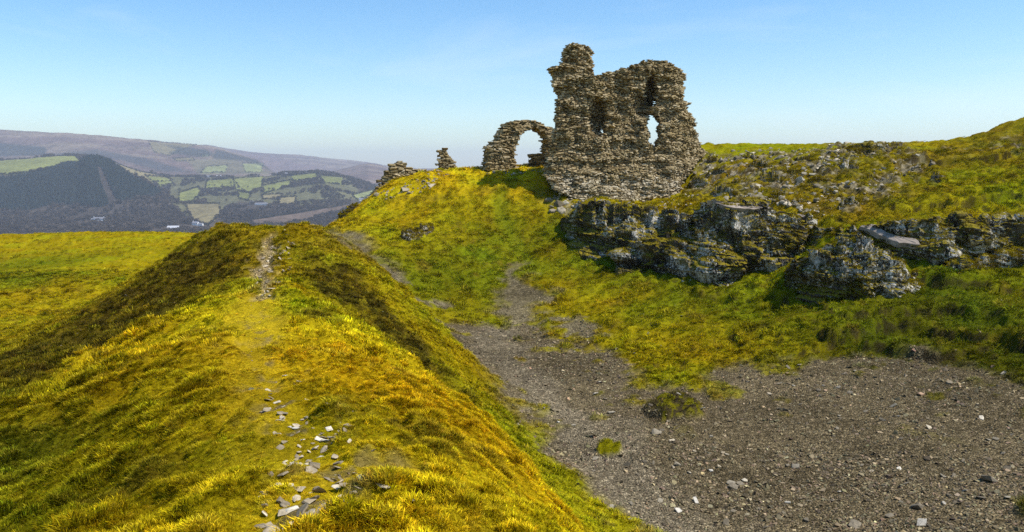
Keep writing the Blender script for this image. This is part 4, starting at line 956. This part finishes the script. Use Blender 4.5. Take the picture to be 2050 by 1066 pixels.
strew("rubble_boulder", BOULD, [hit(1800, 470)[:2] + np.array([0, -1.0])], [1.0], "square fallen boulder sitting on the bare slab of the long right-hand crag", "rock", None, .2, -.1, (.8, .9), r5)
# ------------------------------------------------------------------ instanced ground cover (grass, scree): nobody could count it
def scatter_object(name, pts, cols, rot, scale, idx, meshes):
    me = bpy.data.meshes.new(name); me.vertices.add(len(pts)); me.vertices.foreach_set("co", np.asarray(pts, np.float32).ravel())
    for nm, typ, dat, key in (("tcol", 'FLOAT_COLOR', np.c_[cols, np.ones(len(pts))], "color"), ("rot", 'FLOAT_VECTOR', rot, "vector"), ("scl", 'FLOAT_VECTOR', scale, "vector"), ("idx", 'INT', idx, "value")):
        a = me.attributes.new(nm, typ, 'POINT'); a.data.foreach_set(key, np.asarray(dat, np.int32 if typ == 'INT' else np.float32).ravel())
    o = obj(name, me)
    src = bpy.data.collections.new(name + " sources")
    for k, m in enumerate(meshes): src.objects.link(bpy.data.objects.new("%s_source_%02d" % (name, k), m))
    ng = bpy.data.node_groups.new(name + " scatter", 'GeometryNodeTree')
    ng.interface.new_socket("Geometry", in_out='INPUT', socket_type='NodeSocketGeometry'); ng.interface.new_socket("Geometry", in_out='OUTPUT', socket_type='NodeSocketGeometry')
    n, l = ng.nodes, ng.links
    gi, go = n.new('NodeGroupInput'), n.new('NodeGroupOutput')
    ci = n.new('GeometryNodeCollectionInfo'); ci.inputs['Collection'].default_value = src; ci.inputs['Separate Children'].default_value = True; ci.inputs['Reset Children'].default_value = True
    ip = n.new('GeometryNodeInstanceOnPoints'); ip.inputs['Pick Instance'].default_value = True
    def att(nm, typ):
        a = n.new('GeometryNodeInputNamedAttribute'); a.data_type = typ; a.inputs['Name'].default_value = nm; return [q for q in a.outputs if q.enabled and q.name == 'Attribute'][0]
    e2r = n.new('FunctionNodeEulerToRotation')
    l.new(att('rot', 'FLOAT_VECTOR'), e2r.inputs[0]); l.new(e2r.outputs[0], ip.inputs['Rotation'])
    l.new(att('scl', 'FLOAT_VECTOR'), ip.inputs['Scale']); l.new(att('idx', 'INT'), ip.inputs['Instance Index'])
    l.new(gi.outputs[0], ip.inputs['Points']); l.new(ci.outputs[0], ip.inputs['Instance']); l.new(ip.outputs[0], go.inputs[0])
    md = o.modifiers.new("scatter", 'NODES'); md.node_group = ng
    tag(o, kind='stuff'); return o
gm = NT("grass blades")
gc = gm.node("ShaderNodeAttribute", attribute_name="tcol", attribute_type='INSTANCER').outputs['Color']
tipn = gm.node("ShaderNodeAttribute", attribute_name="tip").outputs['Fac']
gcol = gm.mix(1.0, gc, gm.ramp(tipn, [(0, .55), (.5, 1.0), (1, 1.4)]), 'MULTIPLY')
blv = gm.node("ShaderNodeAttribute", attribute_name="blade").outputs['Fac']; gcol = gm.mix(1.0, gcol, blv, 'MULTIPLY')
df = gm.node("ShaderNodeBsdfDiffuse"); tr_ = gm.node("ShaderNodeBsdfTranslucent"); mx = gm.node("ShaderNodeMixShader"); mx.inputs[0].default_value = .32
gm.l.new(gcol, df.inputs[0]); gm.l.new(gcol, tr_.inputs[0]); gm.l.new(df.outputs[0], mx.inputs[1]); gm.l.new(tr_.outputs[0], mx.inputs[2]); gm.l.new(mx.outputs[0], gm.out.inputs[0])
def tuft_mesh(seed, nb, L, w, rad, lean=.8):
    r = np.random.default_rng(seed); V, F, T, B_ = [], [], [], []
    for b in range(nb):
        bv_ = float(np.clip(r.gamma(5, .215), .3, 2.2))
        a = r.uniform(0, 6.28); q = rad * math.sqrt(r.uniform()); x, y = q * math.cos(a), q * math.sin(a)
        a2 = a + r.normal(0, .9); ln = L * r.uniform(.55, 1.15); ld = lean * r.uniform(.2, 1.0); sx, sy = -math.sin(a2) * w / 2, math.cos(a2) * w / 2
        k = len(V)
        for t in (0, .5, 1):
            h = ln * t * (1 - .28 * ld * t); o_ = ln * ld * t * t * .85; ww = (1, .8, .12)[int(t * 2)]
            V += [(x + math.cos(a2) * o_ - sx * ww, y + math.sin(a2) * o_ - sy * ww, h - .015), (x + math.cos(a2) * o_ + sx * ww, y + math.sin(a2) * o_ + sy * ww, h - .015)]; T += [t, t]; B_ += [bv_, bv_]
        F += [(k, k + 1, k + 3, k + 2), (k + 2, k + 3, k + 5, k + 4)]
    return mesh_np("tuft", V, np.array(F), gm.m, False, None, {"tip": T, "blade": B_})
TUFTS = [tuft_mesh(400 + k, 36, .055, .0055, .06, 1.2) for k in range(4)] + [tuft_mesh(410 + k, 30, .088, .0125, .11, 1.2) for k in range(4)] + [tuft_mesh(420 + k, 24, .15, .024, .20, 1.1) for k in range(4)]
r6 = np.random.default_rng(33)
def wedge(n, r0, r1, half=41):
    rad = np.sqrt(r6.uniform(r0 ** 2, r1 ** 2, n)); a = np.radians(r6.uniform(-half, half, n)); return rad * np.sin(a), rad * np.cos(a)
gx_, gy_, gi_ = [], [], []
for n, a, b, base in ((115000, 1.9, 9.5, 0), (95000, 9.5, 27, 4), (75000, 27, 60, 8), (9000, 60, 90, 8)):
    x, y = wedge(n, a, b); gx_.append(x); gy_.append(y); gi_.append(base + r6.integers(0, 4, n))
gx_, gy_, gi_ = np.concatenate(gx_), np.concatenate(gy_), np.concatenate(gi_)
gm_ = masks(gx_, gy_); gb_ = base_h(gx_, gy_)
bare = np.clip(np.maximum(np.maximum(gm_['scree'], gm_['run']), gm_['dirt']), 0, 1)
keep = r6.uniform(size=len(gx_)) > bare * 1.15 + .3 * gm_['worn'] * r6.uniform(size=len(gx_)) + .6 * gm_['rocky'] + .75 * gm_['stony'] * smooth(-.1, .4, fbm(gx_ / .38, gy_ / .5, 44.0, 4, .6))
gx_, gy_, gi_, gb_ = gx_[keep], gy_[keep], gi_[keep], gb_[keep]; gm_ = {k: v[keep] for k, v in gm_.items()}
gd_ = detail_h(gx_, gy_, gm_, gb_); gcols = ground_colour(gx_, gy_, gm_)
tus = np.clip(.55 + .75 * tussock(gx_, gy_) + .25 * fbm(gx_ / 1.5, gy_ / 1.5, 77.0, 2), .38, 1.3) * (1 - .72 * gm_['worn']) * (.68 + .32 * smooth(-.25, .15, fbm(gx_ / 1.1, gy_ / 1.1, 83.0, 3))) * (1 - .25 * gm_['moss']) * (1 - .5 * gm_['stony']) * (1 - .4 * gm_['rocky']) * np.where(gy_ < 12, .85, 1) * np.where((gy_ > 50) & (gx_ > 5), .5, 1)
flank = smooth(.5, 3, -gx_ - .33 * gy_ - .4) * (gy_ < 12); tus = tus * (1 + .35 * flank)
gcols = gcols * np.where(gy_ < 27, 1.28, 1.06)[:, None] * np.clip(1.0 + .30 * r6.normal(size=len(gx_)), .55, 1.9)[:, None] * (1 + r6.normal(0, .07, (len(gx_), 3)))
straw = (r6.uniform(size=len(gx_)) < np.where((gy_ < 27) & (gx_ < 2), .10, .03)) & (gm_['heath'] < .3); gcols[straw] = gcols[straw] * .5 + np.array([.23, .17, .014])
# tufts lean down the slope
ct = np.concatenate(CROWN_TURF); ct = ct[ct[:, 2] > base_h(ct[:, 0], ct[:, 1]) - .1]; n_ct = len(ct)
gx_, gy_ = np.concatenate([gx_, ct[:, 0]]), np.concatenate([gy_, ct[:, 1]]); gz_ = np.concatenate([gb_ + gd_, ct[:, 2]])
tus = np.concatenate([tus, r6.uniform(.45, .9, n_ct)]); gi_ = np.concatenate([gi_, 4 + r6.integers(0, 4, n_ct)])
cc_ = np.where((fbm(ct[:, 0] / .7, ct[:, 1] / .7, 91.0, 3) > .1)[:, None], np.array(YG), np.array(OB) * .8) * np.clip(1 + .3 * r6.normal(size=n_ct), .4, 1.8)[:, None]
gcols = np.concatenate([gcols, cc_])
e = .25; sx_ = (base_h(gx_ + e, gy_) - base_h(gx_ - e, gy_)) / (2 * e); sy_ = (base_h(gx_, gy_ + e) - base_h(gx_, gy_ - e)) / (2 * e)
lean_x, lean_y = np.clip(-sx_, -1, 1) * .75 + r6.normal(0, .16, len(gx_)), np.clip(-sy_, -1, 1) * .75 + r6.normal(0, .16, len(gx_))
rot = np.stack([-lean_y * .9, lean_x * .9, np.zeros(len(gx_))], -1)
sc_ = np.stack([tus * r6.uniform(.8, 1.25, len(gx_)), tus * r6.uniform(.8, 1.25, len(gx_)), tus * r6.uniform(.7, 1.25, len(gx_))], -1)
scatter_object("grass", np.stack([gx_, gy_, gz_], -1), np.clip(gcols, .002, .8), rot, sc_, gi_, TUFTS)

chip_m = NT("slate chips"); chc = chip_m.node("ShaderNodeAttribute", attribute_name="tcol", attribute_type='INSTANCER').outputs['Color']
CHIP_M = chip_m.finish(chip_m.mix(1.0, chc, chip_m.ramp(chip_m.noise(chip_m.node("ShaderNodeNewGeometry").outputs['Position'], 40, 4, .6), [(.3, .65), (.7, 1.3)]), 'MULTIPLY'), None, .85, .25)
CHIPS = [hull_mesh("chip", angular_points(11, f, .6, 500 + k), CHIP_M) for k, f in enumerate((.2, .3, .25, .45, .18, .6, .35, .22))]
cx_, cy_ = [], []
for n, a, b in ((75000, 9, 18), (90000, 18, 34), (9000, 34, 50)):
    x, y = wedge(n, a, b, 37); cx_.append(x); cy_.append(y)
cx_, cy_ = np.concatenate(cx_), np.concatenate(cy_); m_ = masks(cx_, cy_)
p_ = np.maximum(m_['scree'], m_['run']); k_ = r6.uniform(size=len(cx_)) < (1 - .55 * m_['track']) * p_ * (.55 + .5 * fbm(cx_ / 1.5, cy_ / 1.5, 61.0, 3)) + .006 * (cx_ > 0) * (cy_ < 36) + .02 * m_['heath']
hx_, hy_ = wedge(30000, 4, 27); hm_ = masks(hx_, hy_)
hk = r6.uniform(size=len(hx_)) < .05 * hm_['heath'] * (fbm(hx_ / .8, hy_ / .8, 5.0, 3) > .05) + .8 * hm_['dirt'] + .30 * hm_['worn'] * (fbm(hx_ / .5, hy_ / .7, 15.0, 3) > .2) + .5 * hm_['stony'] * (fbm(hx_ / .38, hy_ / .5, 44.0, 4, .6) > .1)
cx_, cy_ = np.concatenate([cx_[k_], hx_[hk]]), np.concatenate([cy_[k_], hy_[hk]]); m_ = masks(cx_, cy_); cz_ = base_h(cx_, cy_); cz_ = cz_ + detail_h(cx_, cy_, m_, cz_)
n = len(cx_); rad = np.hypot(cx_, cy_); size = np.clip(r6.gamma(2.0, .017, n) + .016, .02, .22) * (.72 + .013 * np.clip(rad, 0, 30)) * np.where(cx_ < 0, np.where(cy_ < 16, .55, .9), 1)
tone = np.clip(r6.gamma(5, .2, n), .35, 2.6); bright = r6.uniform(size=n) < .15; tone[bright] *= 1.7
ccol = np.array([.158, .121, .066]) * tone[:, None] * (1 + r6.normal(0, .06, (n, 3)))
crot = np.stack([r6.normal(0, .45, n), r6.normal(0, .45, n), r6.uniform(0, 6.28, n)], -1)
scatter_object("scree", np.stack([cx_, cy_, cz_ + size * .05], -1), np.clip(ccol, .01, .65), crot, np.stack([size, size * r6.uniform(.45, 1, n), size * r6.uniform(.7, 1.2, n)], -1), r6.integers(0, 8, n), CHIPS)

# smaller rubble between the boulders, and crumbs at the castle's foot
RUBC = [hull_mesh("rubble", angular_points(14, f, .6, 540 + k), CHIP_M) for k, f in enumerate((.5, .7, .4, .6))]
qx, qy = [], []
for n, q in ((420, RUB[0]), (110, RUB[1]), (160, RUB[2]), (120, RUB[3]), (260, [(1095,365),(1150,396),(1245,405),(1355,400),(1385,360),(1420,330),(1430,360),(1380,420),(1240,425),(1120,420)]), (60, [(975,338),(1090,336),(1090,350),(975,350)]), (90, [(750,392),(880,345),(900,352),(860,385),(770,405)])):
    w_ = scatter_px(n, q, r6, None); qx.append(w_[:, 0]); qy.append(w_[:, 1])
qx, qy = np.concatenate(qx), np.concatenate(qy); n = len(qx); qz = surf(qx, qy); size = r6.gamma(2.2, .055, n) + .05
scatter_object("rubble", np.stack([qx, qy, qz + .02], -1), np.array([.31, .26, .18]) * np.clip(r6.gamma(6, .17, n), .3, 2.2)[:, None], np.stack([r6.normal(0, .4, n), r6.normal(0, .4, n), r6.uniform(0, 6.3, n)], -1),
               np.stack([size, size * r6.uniform(.5, 1, n), size], -1), r6.integers(0, 4, n), RUBC)

# ------------------------------------------------------------------ woods, hedgerow trees and houses in the valley
tm = NT("far trees"); tcol = tm.node("ShaderNodeAttribute", attribute_name="tcol", attribute_type='INSTANCER').outputs['Color']
TREE_M = tm.finish(tm.mix(1.0, tcol, tm.ramp(tm.noise(tm.node("ShaderNodeNewGeometry").outputs['Position'], .9, 3), [(.3, .5), (.7, 1.5)]), 'MULTIPLY'), None, 1.0, 0)
def conifer_mesh(seed, mat=None):
    r = np.random.default_rng(seed); V, F = [], []
    for k in range(6):
        z0, z1, rad = .10 + k * .145, .10 + k * .145 + .26, .20 * (1 - k / 6.3); b = len(V); m = 9
        for i in range(m): a = 6.283 * i / m + k; q = rad * r.uniform(.6, 1.2); V.append((q * math.cos(a), q * math.sin(a), z0 + r.uniform(-.03, .03)))
        V.append((0, 0, min(z1, 1.0))); F += [(b + i, b + (i + 1) % m, b + m) for i in range(m)]
    b = len(V); V += [(.02, 0, -.1), (-.01, .02, -.1), (-.01, -.02, -.1), (0, 0, .5)]; F += [(b, b + 1, b + 3), (b + 1, b + 2, b + 3), (b + 2, b, b + 3)]
    return mesh_np("conifer", V, np.array(F), mat or TREE_M)
def crown_points(seed, n=150):
    r = np.random.default_rng(seed); p = r.normal(size=(n, 3)); p /= np.linalg.norm(p, axis=1)[:, None]; p *= r.uniform(.45, 1, (n, 1)) ** .5
    return p * np.array([.42, .42, .36]) + np.array([0, 0, .60])
def broadleaf_mesh(seed, mat=None, trunk=True, crown=True):
    r = np.random.default_rng(seed); V, F = [], []
    if crown:
        for p in crown_points(seed):
            b = len(V); q = r.normal(size=(3, 3)) * .075; V += [tuple(p + q[0]), tuple(p + q[1]), tuple(p + q[2])]; F.append((b, b + 1, b + 2))
    if trunk:
        limbs = [((0, 0, -.1), (0, 0, .45), .03)] + [((0, 0, .3), tuple(p * .85), .014) for p in crown_points(seed)[:7]]
        for a, c, w in limbs:
            a, c = np.array(a), np.array(c); b = len(V)
            for i in range(3): t = 2.1 * i; V.append(tuple(a + w * np.array([math.cos(t), math.sin(t), 0])))
            V.append(tuple(c)); F += [(b, b + 1, b + 3), (b + 1, b + 2, b + 3), (b + 2, b, b + 3)]
    return mesh_np("tree", V, np.array(F), mat or TREE_M)
CON, BRO = [conifer_mesh(600 + k) for k in range(4)], [broadleaf_mesh(610 + k) for k in range(4)]
def on_far(n, d0, d1, p0=-60, p1=800):
    D = np.sqrt(r6.uniform(d0 ** 2, d1 ** 2, n)); p = r6.uniform(p0, p1, n); x = (p - CX) / FPX * D; z = far_h(x, D); return p, HORIZON - z / D * FPX, x, D, z
p, q, x, D, z = on_far(26000, 2050, 2720, -60, 345); k = inside(p, q, CONIF) & ~inside(p, q, np.array([(200,332),(209,336),(246,425),(230,430),(206,370)], float)); k &= r6.uniform(size=len(p)) < .75
x, D, z = x[k], D[k], z[k]; n = len(x); s = r6.uniform(11, 19, n)
scatter_object("conifer_wood", np.stack([x, D, z - 1], -1), np.array([.022, .032, .028]) * r6.uniform(.6, 1.4, (n, 1)), np.stack([np.zeros(n), np.zeros(n), r6.uniform(0, 6, n)], -1), np.stack([s, s, s], -1), r6.integers(0, 4, n), CON)
HOUSE_PX = [(198,441),(391,451),(346,459),(724,402),(523,410),(534,411)]
FP = [(np.array(f[0], float), f[2], f[3]) for f in FIELDS]
p, q, x, D, z = on_far(16000, 1550, 3350); k = np.ones(len(p), bool)
for fp, a, b in FP: k &= ~(inside(p, q, fp) & (D > a) & (D < b))
k &= ~inside(p, q, CONIF) & (fbm(x / 160, D / 160, 3.0, 3) > np.where(inside(p, q, PASTURE), .18, -.28))
for a_, b_ in HOUSE_PX:
    hp = far_hit(a_, b_, 1600, 3600); k &= ~((np.abs(x - hp[0]) < 26) & (D > hp[1] - 190) & (D < hp[1] + 12))
x, D, z = x[k], D[k], z[k]; n = len(x); s = r6.uniform(8, 15, n)
scatter_object("bare_winter_wood", np.stack([x, D, z - 1], -1), np.array([.070, .055, .042]) * r6.uniform(.6, 1.5, (n, 1)), np.stack([np.zeros(n), np.zeros(n), r6.uniform(0, 6, n)], -1), np.stack([s, s, s * .9], -1), r6.integers(0, 4, n), BRO)
hx2, hy2 = [], []
for fp, a, b in FP:
    for i in range(len(fp)):
        for t_ in np.arange(0, 1, 1.3 / max(2.0, np.hypot(*(fp[(i + 1) % len(fp)] - fp[i])))):
            if r6.random() < .8:
                q_ = fp[i] + (fp[(i + 1) % len(fp)] - fp[i]) * t_ + r6.normal(0, .35, 2)
                if q_[0] < 760:
                    P = far_hit(q_[0], q_[1], max(a, 1600), b); hx2.append(P[0]); hy2.append(P[1])
hx2, hy2 = np.array(hx2), np.array(hy2); n = len(hx2); s = r6.uniform(2.5, 8, n)
scatter_object("field_hedges", np.stack([hx2, hy2, far_h(hx2, hy2) - .8], -1), np.array([.050, .045, .030]) * r6.uniform(.6, 1.4, (n, 1)), np.stack([np.zeros(n), np.zeros(n), r6.uniform(0, 6, n)], -1), np.stack([s * 1.3, s * 1.3, s], -1), r6.integers(0, 4, n), BRO)
def solid(name, c): m = NT(name); return m.finish(m.mix(1.0, c, m.ramp(m.noise(m.node("ShaderNodeTexCoord").outputs['Object'], .8, 4), [(.3, .75), (.7, 1.2)]), 'MULTIPLY'), None, .95, .05)
CROWN_M, TRUNK_M = solid("winter tree crown", (.060, .052, .034)), solid("tree bark", (.05, .04, .032))
crown_me, trunk_me = [broadleaf_mesh(620 + k, CROWN_M, False, True) for k in range(4)], [broadleaf_mesh(620 + k, TRUNK_M, True, False) for k in range(4)]
HEDGE = [((278,345),14),((286,346),9),((309,345),16),((316,346),10),((327,352),9),((335,354),10),((374,356),12),((388,353),11),((403,362),20),((410,364),13),((362,384),14),((398,400),10),((407,380),8),((414,379),8),((422,372),6),((433,372),6),((428,366),5),((448,371),6),((465,368),9),((466,374),8),((470,362),8),((487,380),7),((499,376),7),((530,368),10),((538,370),12),((546,368),9),((552,369),10),((531,384),10),((541,382),11),((549,382),12),((557,366),8),((575,358),9),((585,353),13),((597,349),11),((606,348),14),((615,347),11),((629,347),12),((640,349),10),((652,352),9),((668,354),10),((560,362),8),((505,352),8)]
for k, ((a, b), hgt) in enumerate(HEDGE):
    P = far_hit(a, b, 2250, 3500)
    o = thing("hedgerow_tree", "bare %s tree %s" % ("tall" if hgt > 12 else "middling" if hgt > 8 else "small", "beside the narrow field right of the conifer wood" if a < 345 else "between the pale farm and the green fields" if a < 420 else "in the hedge of the middle valley fields" if a < 500 else "in the hedge of the right-hand valley fields" if b > 362 else "on the skyline of the wooded right-hand hill"), "tree", P, "hedgerow trees in the valley"); o.scale = (hgt * 1.05, hgt * 1.05, hgt); o.rotation_euler.z = k
    obj("crown", crown_me[k % 4], o); obj("trunk", trunk_me[k % 4], o)
WHITE_M, ROOF_M, GLASS_M, GREY_M = solid("white render", (.8, .79, .76)), solid("slate roof", (.20, .20, .22)), solid("dark window", (.04, .045, .05)), solid("pale sheet roof", (.46, .46, .48))
def box(v, f, x0, x1, y0, y1, z0, z1):
    b = len(v); v += [(x, y, z) for z in (z0, z1) for y in (y0, y1) for x in (x0, x1)]; f += [(b, b + 2, b + 3, b + 1), (b + 4, b + 5, b + 7, b + 6), (b, b + 1, b + 5, b + 4), (b + 2, b + 6, b + 7, b + 3), (b, b + 4, b + 6, b + 2), (b + 1, b + 3, b + 7, b + 5)]
def house(label, px, py, d0, d1, L, W_, H, turn=0, roof=None, chim=2, wings=(), cat="house", name="farmhouse", group=None, wall=None):
    P = far_hit(px, py, d0, d1); o = thing(name, label, cat, P, group); o.rotation_euler.z = math.radians(turn)
    v, f = [], []; rv, rf = [], []
    for (x0, ln, wd, hh, yo) in ((-L / 2, L, W_, H, 0),) + tuple(wings):
        box(v, f, x0, x0 + ln, yo - wd / 2, yo + wd / 2, -3, hh); rh = wd * .38; b = len(v); v += [(x0, yo - wd / 2, hh), (x0, yo + wd / 2, hh), (x0, yo, hh + rh), (x0 + ln, yo - wd / 2, hh), (x0 + ln, yo + wd / 2, hh), (x0 + ln, yo, hh + rh)]; f += [(b, b + 2, b + 1), (b + 3, b + 4, b + 5)]
        b = len(rv); e = .5
        for xx in (x0 - e, x0 + ln + e): rv += [(xx, yo - wd / 2 - e, hh - .35), (xx, yo, hh + rh + .12), (xx, yo + wd / 2 + e, hh - .35), (xx, yo - wd / 2 - e, hh - .65), (xx, yo, hh + rh - .2), (xx, yo + wd / 2 + e, hh - .65)]
        rf += [(b, b + 6, b + 7, b + 1), (b + 1, b + 7, b + 8, b + 2), (b + 3, b + 4, b + 10, b + 9), (b + 4, b + 5, b + 11, b + 10), (b, b + 1, b + 4, b + 3), (b + 1, b + 2, b + 5, b + 4), (b + 6, b + 9, b + 10, b + 7), (b + 7, b + 10, b + 11, b + 8), (b, b + 3, b + 9, b + 6), (b + 2, b + 8, b + 11, b + 5)]
    obj("wall", mesh_np("wall", v, f, wall or WHITE_M), o); rr_ = obj("roof", mesh_np("roof", rv, rf, roof or ROOF_M), o)
    for c in range(chim):
        cv, cf = [], []; xx = -L / 2 + .8 + c * (L - 1.6) / max(1, chim - 1); box(cv, cf, xx - .6, xx + .6, -.5, .5, H, H + W_ * .38 + 2.0); obj("chimney", mesh_np("chimney", cv, cf, WHITE_M), rr_)
    nw = int(L // 4)
    for c in range(nw):
        for zz_ in ((1.0, 2.3), (3.6, 4.8)) if H > 4.5 else ((1.0, 2.3),):
            wv, wf = [], []; xx = -L / 2 + (c + .5) * L / nw; box(wv, wf, xx - .55, xx + .55, -W_ / 2 - .06, -W_ / 2 + .1, *zz_); obj("window", mesh_np("window", wv, wf, GLASS_M), o)
    return o
house("long white farmhouse standing alone below the dark conifer wood, far left", 198, 441, 1600, 2300, 26, 8, 5.2, 4, chim=2, wings=((-18, 6, 6, 3.5, -1), (8, 8, 9, 4.6, -2)))
house("bright white house with side extension at the foot of the tan field", 391, 451, 1600, 2300, 14, 9, 6.2, -8, chim=1, wings=((7, 12, 7, 3.4, 0),))
house("large pale-roofed barn in the valley left of the bright white house", 346, 459, 1500, 2300, 24, 12, 3.6, 8, GREY_M, 0, name="barn", cat="barn", wall=GREY_M)
house("white house at the edge of the castle slope beside the pale green field", 724, 402, 1900, 3000, 14, 8, 6, 10, chim=1, wings=((5, 8, 8, 4.5, -3),))
house("long dark-roofed farm building in the middle of the valley", 523, 410, 2000, 3000, 34, 8, 4, 3, chim=0, name="farm_building", cat="farm building")
house("white cottage beside the long dark-roofed farm building", 534, 411, 2000, 3000, 9, 7, 5, -5, chim=1)
house("pale roadside house left of the long dark-roofed farm building", 505, 407, 2000, 3000, 11, 7, 4.5, 12, chim=1)
house("white farmhouse on the upper fields beside bare trees", 421, 355, 2600, 3800, 16, 8, 5.5, 8, chim=2)
house("pale cluster barn right of the white upper farmhouse", 442, 355, 2600, 3800, 20, 9, 4, -6, GREY_M, 0, name="barn", cat="barn")
house("tiny white house half hidden in the wood right of the wooded fields", 576, 350, 2600, 3600, 10, 8, 5, 0, chim=1)
